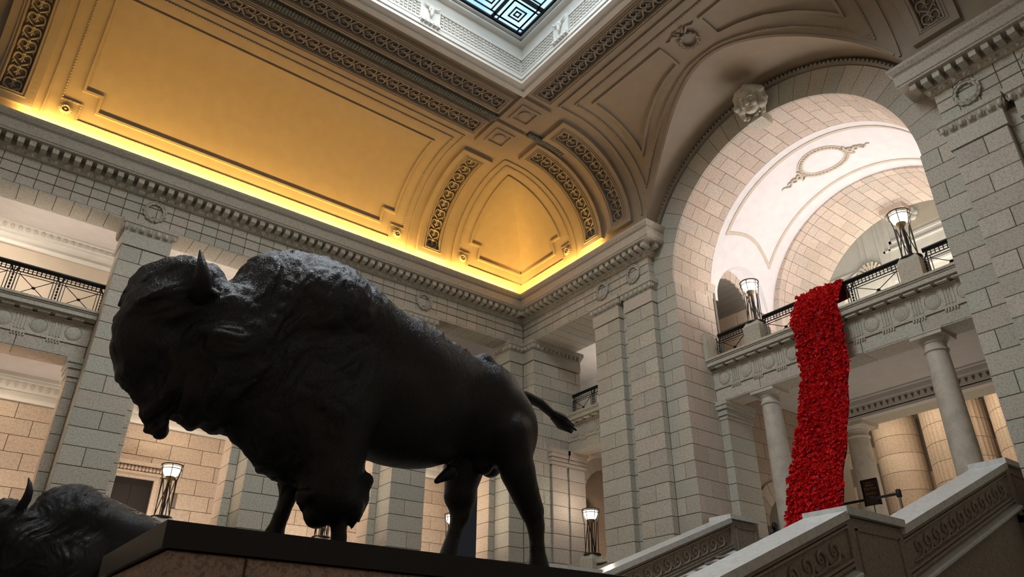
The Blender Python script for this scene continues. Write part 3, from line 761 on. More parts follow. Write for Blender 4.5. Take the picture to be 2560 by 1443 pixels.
# garland strips
def garland(name, wall, s0, s1, u0, u1, along):
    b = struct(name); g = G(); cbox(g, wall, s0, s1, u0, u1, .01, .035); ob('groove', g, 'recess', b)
    g = G(); L = (u1-u0) if along == 'u' else (s1-s0); n = int(L/.09)
    for i in range(n):
        f = (i+.5)/n
        for q in (-1, 0, 1):
            s_ = (s0+s1)/2+q*.06 if along == 'u' else s0+L*f; uu = u0+L*f if along == 'u' else (u0+u1)/2+q*.06
            c = cp(wall, s_, uu, .07); g.ball(c, .055, .055, .05, 6, 4)
    stuff(ob('leaf_garland', g, 'green', b, 60))
garland('trim_14', 'A', RL+.6, 10.6, TA(15.01), TA(14.77), 's')
garland('trim_15', 'B', 14.78, 15.0, 3.6, 5.15, 'u')

def rosette(parent, wall, s, u, r=.17):
    g = G()
    for i in range(12):
        a = 2*PI*i/12; S_, U_, H = orient(wall, s, u); c = Vector(cp(wall, s, u, .02))
        d = S_*math.cos(a)+U_*math.sin(a); g.tube([c+d*.04, c+d*r*.6+H*.05, c+d*r+H*.02], [.02, .045, .015], 5)
    g.ball(cp(wall, s, u, .05), .055, .055, .055, 8, 5)
    return ob('rosette', g, 'cream', parent, 60)
# large golden panel on the left wall's cove
pa = struct('trim_16')
b0, b1 = -.5, 10.05
out = [(b0, 4.8), (b0, .84), (b0+.48, .84), (b0+.48, .33), (b1-.5, .33), (b1-.5, .84), (b1, .84), (b1, 4.8)]
g = G(); rib(g, 'A', out, .04, 0, .03); ob('bead_frame', g, 'cream', pa)
g = G()
for s_, u_2 in dens(out, .085, True): g.ball(cp('A', s_, u_2, .03), .02, .022, .022, 5, 3)
stuff(ob('bead_row', g, 'carving', pa))
inn = [(b0+.42, 4.28), (b0+.42, 1.27), (b0+.87, 1.27), (b0+.87, .76), (b1-.9, .76), (b1-.9, 1.27), (b1-.45, 1.27), (b1-.45, 4.28)]
g = G(); rib(g, 'A', inn, .07, 0, .05); ob('raised_frame', g, 'cream', pa)
g = G(); rib(g, 'A', [(b0-.33, 5.1), (b0-.33, .0), (b1+.24, .0), (b1+.24, 5.1)], .04, 0, .035); ob('edge_moulding', g, 'cream', pa)
rosette(pa, 'A', b0+.16, .54); rosette(pa, 'A', b1-.22, .56)
# corner panel
pc = struct('trim_17')
for wl_, f in (('A', lambda d: XB-d), ('B', lambda d: YA-d)):
    def tp(lst): return [(f(d), u) for d, u in lst]
    dt = lambda u: prof(u)[0]
    g = G(); rib(g, wl_, tp([(dt(4.68), 4.68), (3.32, 4.6), (3.32, .84), (2.87, .84), (2.87, .35), (dt(.35)+.01, .35)]), .04, 0, .03, False); ob('bead_frame', g, 'cream', pc)
    g = G()
    for s_, u_2 in dens(tp([(3.3, 4.68), (3.32, .84), (2.87, .84), (2.87, .35), (.45, .35)]), .085): g.ball(cp(wl_, s_, u_2, .03), .02, .02, .02, 5, 3)
    stuff(ob('bead_row', g, 'carving', pc))
    g = G(); rib(g, wl_, tp([(dt(4.28), 4.28), (2.9, 4.12), (2.9, 1.26), (2.46, 1.26), (2.46, .77), (dt(.77)+.01, .77)]), .07, 0, .05, False); ob('raised_frame', g, 'cream', pc)
    g = G(); rib(g, wl_, tp([(3.55, 4.9), (3.55, .0)]), .04, 0, .04, False); ob('edge_moulding', g, 'cream', pc)
    rosette(pc, wl_, f(3.14), .58)
# panels above the great arch
pb = struct('trim_18')
def lun(r, zc=11.1, umax=9): 
    def f(y):
        d = y-LY
        if abs(d) >= r: return None
        z = zc+math.sqrt(r*r-d*d); return None if z < ZC-.2 else min(umax, u_at(min(z, ZC+RR-.003)))
    return f
def curve(tab, y):
    d = abs(y-9.05)
    for (a, ua), (b, ub) in zip(tab[:-1], tab[1:]):
        if a <= d <= b: return ua+(ub-ua)*(d-a)/(b-a)
    return tab[-1][1]
tb_b = [(0, 3.42), (.5, 3.40), (1, 3.25), (1.65, 2.98), (2.35, 2.55), (2.95, 2.06), (3.4, 1.62), (3.87, 1.05)]
path = [(9.05-3.87+i*7.74/40, curve(tb_b, 9.05-3.87+i*7.74/40)) for i in range(41)]+[(12.92, 4.81), (5.18, 4.81)]
g = G(); rib(g, 'B', path, .05, 0, .035); ob('bead_frame', g, 'cream', pb)
g = G()
for s_, u_2 in dens(path, .09, True): g.ball(cp('B', s_, u_2, .035), .022, .024, .024, 5, 3)
stuff(ob('bead_row', g, 'carving', pb))
tb_i = [(0, 3.78), (.7, 3.66), (1.3, 3.52), (1.9, 3.28), (2.6, 2.85), (3.1, 2.42), (3.5, 2.02)]
for sg in (1, -1):
    pth = [(9.05+sg*(.72+i*2.76/16), curve(tb_i, 9.05+(.72+i*2.76/16))) for i in range(17)]+[(9.05+sg*3.47, 4.4), (9.05+sg*.72, 4.4)]
    g = G(); rib(g, 'B', pth, .08, 0, .06); ob('raised_frame', g, 'cream', pb)
g = G(); rib(g, 'B', [(13.3, .2), (13.3, 5.15), (4.8, 5.15), (4.8, .2)], .05, 0, .05, False); ob('edge_moulding', g, 'cream', pb)
pts = [(y, u_at(zb(y))+.06) for y in ys if abs(y-LY) < 4.1]
g = G(); rib(g, 'B', pts, .05, -.02, .03, False); ob('lunette_edge', g, 'cream', pb)
g = G(); S_, U_, H = orient('B', 9.0, 4.05); c0 = Vector(cp('B', 9.0, 4.05, .05))
g.tube([c0+(S_*math.cos(a)+U_*math.sin(a))*.24 for a in [2*PI*i/20 for i in range(20)]], .05, 6, True)
for i in range(24):
    a = 2*PI*i/24; c = c0+(S_*math.cos(a)+U_*math.sin(a))*(.25+.03*(i % 2)); g.ball(c+H*.03, .04, .04, .04, 5, 4)
for sg in (-1, 1):
    g.tube([c0+S_*sg*.1+U_*.3, c0+S_*sg*.25+U_*.42, c0+S_*sg*.4+U_*.34, c0+S_*sg*.5+U_*.4], [.05, .05, .04, .01], 6)
    g.tube([c0+S_*sg*.05+U_*.34, c0+S_*sg*.16+U_*.5, c0+S_*sg*.02+U_*.5], [.04, .05, .02], 6)
ob('wreath_cartouche', g, 'carving', pb, 60)

# ---------------------------------------------------------------- ceiling window
sk = struct('window_1')
zc = ZC+RR; Wz = 17.85
g = G()
def frame(g, o0, o1, z0, z1):
    """rectangular frame round the opening: o0/o1 = offset outwards from the opening edge"""
    a0, a1, b0_, b1_ = SX0, SX1, SY0, SY1
    def R(o, z): return [(a0-o, b0_-o, z), (a1+o, b0_-o, z), (a1+o, b1_+o, z), (a0-o, b1_+o, z)]
    P0, P1, Q0, Q1 = R(o0, z0), R(o1, z0), R(o0, z1), R(o1, z1)
    for i in range(4):
        j = (i+1) % 4; g.hexa([P0[i], P0[j], P1[j], P1[i], Q0[i], Q0[j], Q1[j], Q1[i]])
frame(g, -.02, .2, zc-.1, zc+.25); frame(g, .2, .36, zc-.16, zc); frame(g, -.06, .0, zc+.02, zc+.12)
ob('lower_frame', g, 'offwhite', sk)
g = G(); frame(g, 0.02, .2, zc+.25, Wz+.1); ob('well_wall', g, 'offwhite', sk)
g = G(); frame(g, -.05, .02, 16.98, 17.06); frame(g, -.04, .02, zc+.22, zc+.27); frame(g, -.16, .02, 17.55, 17.62); frame(g, -.12, .02, 17.62, 17.68); frame(g, -.2, .02, 17.7, 17.76)
ob('well_moulding', g, 'offwhite', sk)
g = G()
def scale_rows(g, p, d, L, nrm):
    n = int(L/.13)
    for i in range(n):
        c = (p[0]+d[0]*(i+.5)*.13, p[1]+d[1]*(i+.5)*.13)
        for k in range(5):
            z = 16.42+k*.115; w_ = .042; q = .05
            x0, y0 = c[0]-d[0]*w_, c[1]-d[1]*w_; x1, y1 = c[0]+d[0]*w_, c[1]+d[1]*w_
            g.hexa([(x0, y0, z), (x1, y1, z), (x1+nrm[0]*q, y1+nrm[1]*q, z), (x0+nrm[0]*q, y0+nrm[1]*q, z), (x0, y0, z+.1), (x1, y1, z+.1), (x1+nrm[0]*.015, y1+nrm[1]*.015, z+.1), (x0+nrm[0]*.015, y0+nrm[1]*.015, z+.1)])
scale_rows(g, (SX0, SY1+.01), (1, 0), SX1-SX0, (0, -1)); scale_rows(g, (SX1+.01, SY0), (0, 1), SY1-SY0, (-1, 0))
stuff(ob('scale_frieze', g, 'offwhite', sk))
# bright roof space above the glass
g = G(); g.box(SX0-5, SX1+5, SY0-5, SY1+5, 19.6, 19.7); o = ob('lit_roof_space', g, 'roofsky', sk)
# glass and lead lattice
g = G(); g.quad((SX0, SY0, Wz+.02), (SX1, SY0, Wz+.02), (SX1, SY1, Wz+.02), (SX0, SY1, Wz+.02)); ob('pane', g, 'skyglass', sk)
g = G(); frame(g, -.26, .05, Wz-.06, Wz); ob('glazing_frame', g, 'leading', sk)
g = G()
gx0, gx1, gy0, gy1 = SX0+.2, SX1-.2, SY0+.2, SY1-.2
cw = 1.12
def bar(x0, y0, x1, y1, w_=.042, z=Wz-.03):
    if abs(x1-x0) > abs(y1-y0): g.box(min(x0, x1)-w_/2, max(x0, x1)+w_/2, y0-w_/2, y0+w_/2, z, z+.03)
    else: g.box(x0-w_/2, x0+w_/2, min(y0, y1)-w_/2, max(y0, y1)+w_/2, z, z+.03)
xs_ = [gx0, gx0+cw]; ys_ = [gy0, gy0+cw]
nx, ny = 4, 3
xs_ += [gx0+cw+(gx1-gx0-2*cw)*i/nx for i in range(1, nx+1)]+[gx1]; ys_ += [gy0+cw+(gy1-gy0-2*cw)*i/ny for i in range(1, ny+1)]+[gy1]
for x in xs_: bar(x, gy0, x, gy1, .11 if x not in (gx0+cw, gx1-cw) else .15)
for y in ys_: bar(gx0, y, gx1, y, .11 if y not in (gy0+cw, gy1-cw) else .15)
def key(x0, x1, y0, y1):
    w_, h_ = x1-x0, y1-y0; L = w_ >= h_
    def B(a, b, c, d):
        if L: bar(x0+a*w_, y0+b*h_, x0+c*w_, y0+d*h_)
        else: bar(x0+b*w_, y0+a*h_, x0+d*w_, y0+c*h_)
    B(0, .2, 1, .2); B(0, .8, 1, .8)
    B(.08, .2, .08, .62); B(.08, .62, .38, .62); B(.38, .62, .38, .42); B(.38, .42, .2, .42); B(.26, .2, .26, .28); 
    B(.50, .2, .50, .8); B(.50, .35, .72, .35); B(.72, .35, .72, .62); B(.62, .62, .86, .62); B(.86, .62, .86, .35); B(.6, .8, .6, .5); B(.92, .2, .92, .8)
def cornr(x0, x1, y0, y1):
    cx, cy = (x0+x1)/2, (y0+y1)/2; d_ = (x1-x0)
    for f_ in (.34, .17, .07):
        q = d_*f_; bar(cx-q, cy-q, cx+q, cy-q); bar(cx-q, cy+q, cx+q, cy+q); bar(cx-q, cy-q, cx-q, cy+q); bar(cx+q, cy-q, cx+q, cy+q)
    for f_ in (-.34, .34): bar(x0, cy+f_*d_, x1, cy+f_*d_); bar(cx+f_*d_, y0, cx+f_*d_, y1)
def star(x0, x1, y0, y1):
    cx, cy = (x0+x1)/2, (y0+y1)/2; r = min(x1-x0, y1-y0)*.3
    for rr in (r, r*.45): g.tube([(cx+rr*math.cos(a), cy+rr*math.sin(a), Wz-.02) for a in [2*PI*i/24 for i in range(24)]], .015, 4, True)
    for k in range(4):
        a = PI/4*k; g.tube([(cx-r*math.cos(a), cy-r*math.sin(a), Wz-.02), (cx+r*math.cos(a), cy+r*math.sin(a), Wz-.02)], .012, 4)
    bar(x0, y0+.17, x1, y0+.17); bar(x0, y1-.17, x1, y1-.17); bar(x0+.17, y0, x0+.17, y1); bar(x1-.17, y0, x1-.17, y1)
for i in range(len(xs_)-1):
    for j in range(len(ys_)-1):
        ex = i in (0, len(xs_)-2); ey = j in (0, len(ys_)-2); a = (xs_[i], xs_[i+1], ys_[j], ys_[j+1])
        (cornr if ex and ey else key if ex or ey else star)(*a)
ob('lead_lattice', g, 'leading', sk)

# ---------------------------------------------------------------- vaults beyond the great arch
bv = struct('ceiling_vault')
XL0, XL1, CXL, RXL, ZXL = 17.72, 21.0, 19.35, 1.35, 11.3     # cross lunette
g = G()
def th_lo(x):
    if abs(x-CXL) >= RXL: return 0.
    z = ZXL+math.sqrt(RXL**2-(x-CXL)**2)
    return math.asin(min(.99, max(0, (z-ZA)/RA)))
xs = [17.7]+[CXL+RXL*math.sin(PI/2*i/14) for i in range(-14, 15)]+[20.85, 21.05]
rows = []
for x in xs:
    t0 = th_lo(x); rows.append([(x, YC+RA*math.cos(t0+(PI-2*t0)*j/40), ZA+RA*math.sin(t0+(PI-2*t0)*j/40)) for j in range(41)])
g.grid(rows)
for sg in (1, -1):
    rows = []
    for x in xs:
        if abs(x-CXL) > RXL: continue
        t0 = th_lo(x); z = ZA+RA*math.sin(t0); yb = YC+sg*RA*math.cos(t0)
        rows.append([(x, yb, z), (x, YC+sg*4.3, z)])
    g.grid(rows)
    g.box(17.65, 21.05, YC+sg*4.28 if sg > 0 else YC-4.5, YC+4.5 if sg > 0 else YC-4.28, 12.5, 13.4)
ob('white_vault', g, 'white', bv, 40)
# painted beige border on the vault
def vp(x, th, h=.02): return (x, YC+(RA-h)*math.cos(th), ZA+(RA-h)*math.sin(th))
def vstrip(g, pts, wd=.11):
    rows = []
    for i, (x, th) in enumerate(pts):
        a = pts[max(0, i-1)]; b = pts[min(len(pts)-1, i+1)]; d = Vector((b[0]-a[0], (b[1]-a[1])*RA)).normalized(); n_ = Vector((-d.y, d.x))*wd/2
        rows.append([vp(x-n_.x, th-n_.y/RA, .0), vp(x-n_.x, th-n_.y/RA, .025), vp(x+n_.x, th+n_.y/RA, .025), vp(x+n_.x, th+n_.y/RA, .0)])
    g.grid(rows)
g = G(); th0 = .60
vstrip(g, [(18.02, th0+(PI-2*th0)*i/50) for i in range(51)]); vstrip(g, [(20.45, th0-.1+(PI-2*th0+.2)*i/50) for i in range(51)])
for sg in (0, 1):
    f = (lambda t: t) if not sg else (lambda t: PI-t)
    vstrip(g, [(18.02+(2.43)*i/16, f(th0+.02+.10*math.sin(PI*i/16)-.10*i/16)) for i in range(17)])
ob('beige_border', g, 'tanline', bv)
g = G()
def oval(rx, ry, wd): return [(19.15+rx*math.sin(2*PI*i/40), PI/2+ry/RA*math.cos(2*PI*i/40)) for i in range(41)]
vstrip(g, oval(.62, .74, .11), .19)
for i in range(40):
    a = 2*PI*i/40; x, th = 19.15+.62*math.sin(a), PI/2+.74/RA*math.cos(a); c = vp(x, th, .04); g.ball(c, .05, .05, .03, 5, 4)
for sg in (-1, 1):
    b = [(19.15+.09*math.sin(i*.85), PI/2+sg*(.8+i*.055)/RA) for i in range(15)]
    g.tube([vp(x, th, .03) for x, th in b], [.06-.003*i for i in range(15)], 6); b = [(19.15-.09*math.sin(i*.85), PI/2+sg*(.8+i*.05)/RA) for i in range(13)]
    g.tube([vp(x, th, .03) for x, th in b], [.05-.003*i for i in range(13)], 6)
    g.tube([vp(19.15, PI/2+sg*.8/RA, .03), vp(19.38, PI/2+sg*.92/RA, .04), vp(19.3, PI/2+sg*.75/RA, .03)], .04, 5); g.tube([vp(19.15, PI/2+sg*.8/RA, .03), vp(18.9, PI/2+sg*.8/RA, .04), vp(19.0, PI/2+sg*.68/RA, .03)], .04, 5)
ob('plaster_wreath', g, 'tanline', bv, 60)
# side walls of the passage at balcony level, with the little arch
sw = struct('wall_passage')
g = G(); g.box(17.7, 17.82, 12.9, 13.3, 8.7, 11.4); g.box(19.5, 24, 12.9, 13.3, 8.7, 11.4)
for sg in (1, -1):
    Y0, Y1 = (12.95, 13.3) if sg > 0 else (ms(13.3), ms(12.95))
    g.box(17.7, 23.6, Y0, Y1, 12.62, 13.3) if False else None
g.box(17.7, 23.6, ms(13.3), ms(12.9), 8.7, 13)
ob('backing', g, 'joint', sw)
courses(sw, '-y', 19.5, 21.0, 12.9, 8.7, ZXL, 'pink', bw=.75)
cx_, cr_, cz_ = 18.66, .80, 11.3
n = 11
for i in range(n):
    a0_, a1_ = PI*i/n, PI*(i+1)/n; g = G(); e = .008
    P_ = lambda r, a, y: (cx_+r*math.cos(a), y, cz_+r*math.sin(a))
    g.hexa([P_(cr_, a0_+e, 12.9), P_(cr_+.38, a0_+e, 12.9), P_(cr_+.38, a1_-e, 12.9), P_(cr_, a1_-e, 12.9), P_(cr_, a0_+e, 12.85), P_(cr_+.38, a0_+e, 12.85), P_(cr_+.38, a1_-e, 12.85), P_(cr_, a1_-e, 12.85)])
    ob('niche_voussoir', g, 'pink', sw)
g = G(); rows = []
for i in range(13):
    a = PI*i/12; rows.append([(cx_+cr_*math.cos(a), 12.87, cz_+cr_*math.sin(a)), (cx_+cr_*math.cos(a), 15.0, cz_+cr_*math.sin(a))])
g.grid(rows); g.box(cx_-cr_-.1, cx_-cr_, 12.87, 15, 8.7, cz_); g.box(cx_-1, cx_+1, 15, 15.1, 8.7, 12.5); ob('niche_lining', g, 'joint', sw)
courses(sw, '-x', 12.87, 15, cx_+cr_+.05, 8.7, cz_, 'tan', bw=.9)
courses(sw, '-y', cx_-cr_, cx_+cr_, 15.0, 8.7, 12.2, 'tan', bw=.9)
soffit_tiles_dir = None
# white infill round the little arch (lunette wall)
g = G(); N = 24; R1, R2 = cr_+.38, RXL+.02
top = []; bot = []
for i in range(N+1):
    a = PI*i/N; bot.append((cx_+R1*math.cos(a), 12.93, cz_+R1*math.sin(a))); top.append((CXL+1.5*math.cos(a)*1.05, 12.93, 11.3+1.6*math.sin(a)))
g.grid([bot, top]); ob('lunette_wall', g, 'white', sw)
g = G(); g.box(16.9, 17.3, 12.72, 12.85, 8.76, 9.62); ob('stone_stub', g, 'stone', sw)
# second stone arch
a2 = thing('stone_arch', 'inner stone arch beyond the white vault', 'arch', (22, YC, FM))
Z2, R2a = 11.3, 3.56
g = G(); ring(g, R2a+.03, 4.4, 21.04, 23.6, YC, Z2); g.box(21.04, 23.6, YC+R2a+.03, YC+4.4, 8.7, Z2); g.box(21.04, 23.6, YC-4.4, YC-R2a-.03, 8.7, Z2); ob('core', g, 'joint', a2)
n2 = 31; vm2 = mesh('voussoir', wedge(R2a, 3.86, 21.0, 21.3, PI/n2), 'pink')
for i in range(n2): place('voussoir', vm2, a2, (0, YC, Z2), (-(-PI/2+(i+.5)*PI/n2), 0, 0))
soffit_tiles(a2, R2a, YC, Z2, 21.31, 23.6, PI/n2*1.0, n2, 'pink', L=.8)
courses(a2, '-y', 21.0, 23.6, YC+R2a+.03, 8.7, Z2, 'pink', bw=.8); courses(a2, '-x', YC+R2a, YC+R2a+.3, 21.05, 8.7, Z2, 'pink', bw=2)
g = G(); g.box(23.1, 23.75, YC-.4, YC+.4, Z2+R2a-.22, Z2+R2a+.25)
for sg in (-1, 1): g.tube([(23.2, YC+sg*.1, Z2+R2a-.2), (23.3, YC+sg*.3, Z2+R2a-.3), (23.5, YC+sg*.25, Z2+R2a-.35), (23.5, YC+sg*.1, Z2+R2a-.3)], .07, 6)
ob('keystone_bracket', g, 'pink', a2, 60)
# room beyond, pale panelled walls
fw = struct('wall_far')
g = G(); g.box(28, 28.2, 2, 19, 8.7, 20); g.box(23.6, 28.2, 16.5, 16.7, 8.7, 20); g.box(23.6, 28.2, 2, 19, 19.5, 19.7); ob('plaster_wall', g, 'offwhite', fw)
g = G()
def pf(y0, y1, z0, z1, w_=.1, p=.06):
    X = 28-p
    g.box(X, 28, y0, y1, z0, z0+w_); g.box(X, 28, y0, y1, z1-w_, z1); g.box(X, 28, y0, y0+w_, z0, z1); g.box(X, 28, y1-w_, y1, z0, z1)
pf(8.9, 11.4, 16.3, 18.0); pf(8.6, 11.7, 16.0, 18.3, .07); pf(8.4, 10.8, 13.6, 14.9); pf(8.4, 10.8, 12.6, 13.2, .07); pf(12.3, 14.9, 15.4, 18.2); pf(12.6, 14.6, 15.7, 17.9, .05); pf(8.4, 10.8, 10.4, 12.2); pf(11.4, 11.9, 10, 19, .08); pf(12.3, 14.9, 11, 13.4)
g.tube([(27.95, 12.6+1.1*math.cos(a), 14.6+1.1*math.sin(a)) for a in [PI*i/16 for i in range(17)]], .06, 5)
g.box(27.7, 28, 2, 16.5, 14.98, 15.1) if False else None
ob('panel_moulding', g, 'offwhite', fw)
g = G(); g.box(27.96, 28, 9.3, 11.0, 16.55, 17.75); ob('beige_panel', g, 'tanline', fw)
g = G()
for i in range(6): a = 2*PI*i/6; g.ball((27.9, 10.3+.2*math.cos(a), 17.15+.2*math.sin(a)), .06, .14, .14, 8, 5)
g.ball((27.86, 10.3, 17.15), .08, .09, .09, 8, 5); ob('rosette', g, 'offwhite', fw, 60)
g = G()
for i in range(9):
    a = PI*(i+.5)/9; g.tube([(27.95, 12.4+.1*math.cos(a), 15.3+.1*math.sin(a)), (27.9, 12.4+.55*math.cos(a), 15.3+.55*math.sin(a))], [.03, .08], 5)
ob('shell', g, 'tanline', fw, 60)

# ---------------------------------------------------------------- main floor under the arch: columns, ceiling, far wall
g = G(); g.box(17.9, 22, ms(12.85), 12.9, 8.05, 8.2); struct('ceiling_passage', g, 'ceilpaint')
g = G(); g.box(17.2, 24, ms(12.85), 12.9, 8.72, 8.76); struct('floor_passage', g, 'floor')
be = struct('trim_19')
g = G(); g.box(22.0, 22.7, 4, 13.2, 7.5, 8.2); ob('beam', g, 'stone', be)
g = G()
for z0, z1, p in ((8.0, 8.1, .34), (7.86, 8.0, .22), (7.62, 7.86, .1), (7.5, 7.58, .06)): g.box(22.0-p-.2, 22.0, 4, 13.2, z0, z1)
ob('plaster_cornice', g, 'ceilpaint', be)
g = G()
for i in range(46):
    y = 4.4+i*.19; X = 22-.31
    g.hexa([(X, y, 7.68), (X+.02, y, 7.68), (X+.02, y+.02, 7.68), (X, y+.02, 7.68), (X, y-.04, 7.8), (X+.02, y-.04, 7.8), (X+.02, y+.06, 7.8), (X, y+.06, 7.8)])
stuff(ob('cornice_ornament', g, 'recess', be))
def column(lb, x, y, zb_, zt, r, mat='shaft'):
    t = thing('stone_column', lb, 'column', (x, y, zb_)); h = zt-zb_
    g = G(); g.lathe([(r*1.05, .3)]+[(r*(1.03-.17*(i/8)**1.6), .3+(h-.75)*i/8) for i in range(9)], (x, y, zb_), 28); ob('shaft', g, mat, t, 50)
    g = G(); q = r*.86; z0 = h-.45
    g.lathe([(q*1.0, z0), (q*1.12, z0+.02), (q*1.12, z0+.06), (q*1.0, z0+.08), (q*1.0, z0+.2), (q*1.1, z0+.22), (q*1.1, z0+.25), (q*1.42, z0+.33), (q*1.42, z0+.35)], (x, y, zb_), 28)
    ob('neck_and_echinus', g, mat, t, 35)
    g = G(); g.box(x-r*1.28, x+r*1.28, y-r*1.28, y+r*1.28, zt-.12, zt); g.box(x-r*1.33, x+r*1.33, y-r*1.33, y+r*1.33, zt-.03, zt); ob('abacus', g, mat, t)
    g = G(); g.lathe([(r*1.35, 0), (r*1.35, .1), (r*1.38, .14), (r*1.38, .2), (r*1.12, .24), (r*1.12, .3)], (x, y, zb_), 28); ob('base', g, mat, t, 35)
    return t
column('pale round column left of the red banner', 17.56, 11.33, FM, 7.5, .29)
column('pale round column right of the red banner', 17.56, 6.78, FM, 7.5, .29)
column('dark round column behind the banner beside the sign', 22.3, 11.55, FM, 7.5, .37)
t = thing('stone_pilaster', 'pale pilaster with moulded head at the left end of the colonnade', 'pillar', (17.7, 12.72, FM))
g = G(); g.box(17.25, 18.3, 12.62, 12.85, FM, 7.0); ob('core', g, 'joint', t)
courses(t, '-x', 12.58, 12.85, 17.27, FM, 6.95, bw=2); courses(t, '-y', 17.22, 18.35, 12.63, FM, 6.95, bw=2)
g = G()
for z0, z1, p in ((7.36, 7.48, .12), (7.24, 7.36, .09), (7.12, 7.23, .04), (7.06, 7.11, .06), (6.95, 7.05, .02)): g.box(17.22-p, 18.35+p, 12.58-p, 12.85, z0, z1)
ob('capital', g, 'stone', t)
# side wall of the passage, left, with a low arch
g = G(); g.box(18.3, 24, 12.95, 13.2, FM, 8.2)
ps = struct('wall_lower_passage', g, 'joint')
courses(ps, '-y', 18.35, 22, 12.95, FM, 8.05, 'tan', bw=.9, clip=lambda p, q, a, b: not (q > 18.9 and p < 20.5 and a < 5.1))
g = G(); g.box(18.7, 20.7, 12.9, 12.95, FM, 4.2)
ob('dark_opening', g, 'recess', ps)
g = G()
for i in range(9):
    a0_, a1_ = PI*i/9, PI*(i+1)/9; P_ = lambda r, a, y: (19.7+r*math.cos(a), y, 4.2+r*math.sin(a))
    g = G(); g.hexa([P_(.85, a0_+.01, 12.9), P_(1.4, a0_+.01, 12.9), P_(1.4, a1_-.01, 12.9), P_(.85, a1_-.01, 12.9), P_(.85, a0_+.01, 12.84), P_(1.4, a0_+.01, 12.84), P_(1.4, a1_-.01, 12.84), P_(.85, a1_-.01, 12.84)]); ob('niche_voussoir', g, 'tan', ps)
# bright wall with broad fluted columns
ww = struct('wall_rotunda')
g = G(); g.box(26.5, 27.2, 2, 17, FM, 8.7); ob('backing', g, 'joint', ww)
courses(ww, '-x', 3, 16.5, 26.55, FM, 8.6, 'tan', bw=1.0, h=.62)
for y, r, fl, lb in ((12.2, .75, 0, 'broad smooth half column, leftmost of the brightly lit ones'), (10.2, 1.0, 1, 'broad fluted column in the bright room between sign and right column'), (8.05, 1.0, 1, 'broad fluted column in the bright room right of the right column')):
    t = thing('fluted_column' if fl else 'half_column', lb, 'column', (26.2, y, FM))
    z = FM; k = 0
    while z < 8.6:
        z2 = min(8.6, z+.62); g = G(); n = 72 if fl else 28; rows = []
        for zz in (z+.006, z2-.006):
            row = []
            for j in range(n+1):
                a = 2*PI*j/n; rr = r-(.025 if fl and j % 2 else 0); row.append((26.2+rr*math.cos(a), y+rr*math.sin(a), zz))
            rows.append(row)
        g.grid(rows); ob('drum', g, 'tan', t); z = z2
g = G(); g.box(24, 27.2, 2, 17, 8.7, 8.75); struct('ceiling_rotunda_rim', g, 'ceilpaint')

# room seen through the opening near the corner: pilasters and an arch facing the camera
rw = struct('wall_corner_passage')
g = G(); g.box(17.85, 25, 19.65, 19.9, FM, 7.85) if False else None
g.box(17.85, 18.0, 19.65, 20.8, FM, 7.85)
g.box(20.35, 25, 19.65, 19.9, FM, 7.85); ob('backing', g, 'joint', rw)
courses(rw, '-y', 20.3, 24.5, 19.65, FM, 7.2, 'pink', bw=.9)
for x0, x1, y0 in ((16.35, 17.02, 19.3), (17.12, 17.86, 19.3)):
    g = G()
    for z0, z1, p in ((7.36, 7.5, .1), (7.22, 7.36, .07), (7.08, 7.2, .03), (6.95, 7.05, .05)): g.box(x0-p, x1+p, y0-p, 19.42, z0, z1)
    ob('moulded_capital', g, 'pink', rw)
    courses(rw, '-y', x0, x1, y0+.05, FM, 6.95, 'pink', bw=2)
for i in range(11):
    a0_, a1_ = PI*i/11, PI*(i+1)/11; P_ = lambda r, a, y: (19.15+r*math.cos(a), y, 6.15+r*math.sin(a)); g = G()
    g.hexa([P_(1.1, a0_+.008, 19.66), P_(1.55, a0_+.008, 19.66), P_(1.55, a1_-.008, 19.66), P_(1.1, a1_-.008, 19.66), P_(1.1, a0_+.008, 19.6), P_(1.55, a0_+.008, 19.6), P_(1.55, a1_-.008, 19.6), P_(1.1, a1_-.008, 19.6)]); ob('niche_voussoir', g, 'pink', rw)
for i in range(11):
    a0_, a1_ = PI*i/11, PI*(i+1)/11; P_ = lambda r, a, y: (19.9+r*math.cos(a), y, 5.3+r*math.sin(a)); g = G()
    g.hexa([P_(1.1, a0_+.008, 21.8), P_(1.5, a0_+.008, 21.8), P_(1.5, a1_-.008, 21.8), P_(1.1, a1_-.008, 21.8), P_(1.1, a0_+.008, 21.7), P_(1.5, a0_+.008, 21.7), P_(1.5, a1_-.008, 21.7), P_(1.1, a1_-.008, 21.7)]); ob('niche_voussoir', g, 'tan', rw)
rows = []
for i in range(15):
    a = PI*i/14; rows.append([(19.15+1.1*math.cos(a), 19.62, 6.15+1.1*math.sin(a)), (19.15+1.1*math.cos(a), 21.8, 6.15+1.1*math.sin(a))])
g = G(); g.grid(rows); g.box(20.25, 20.35, 19.65, 23.9, FM, 6.2); g.box(17.9, 21.5, 23.9, 24.0, FM, 7.85); ob('arch_lining', g, 'tan', rw, 40)

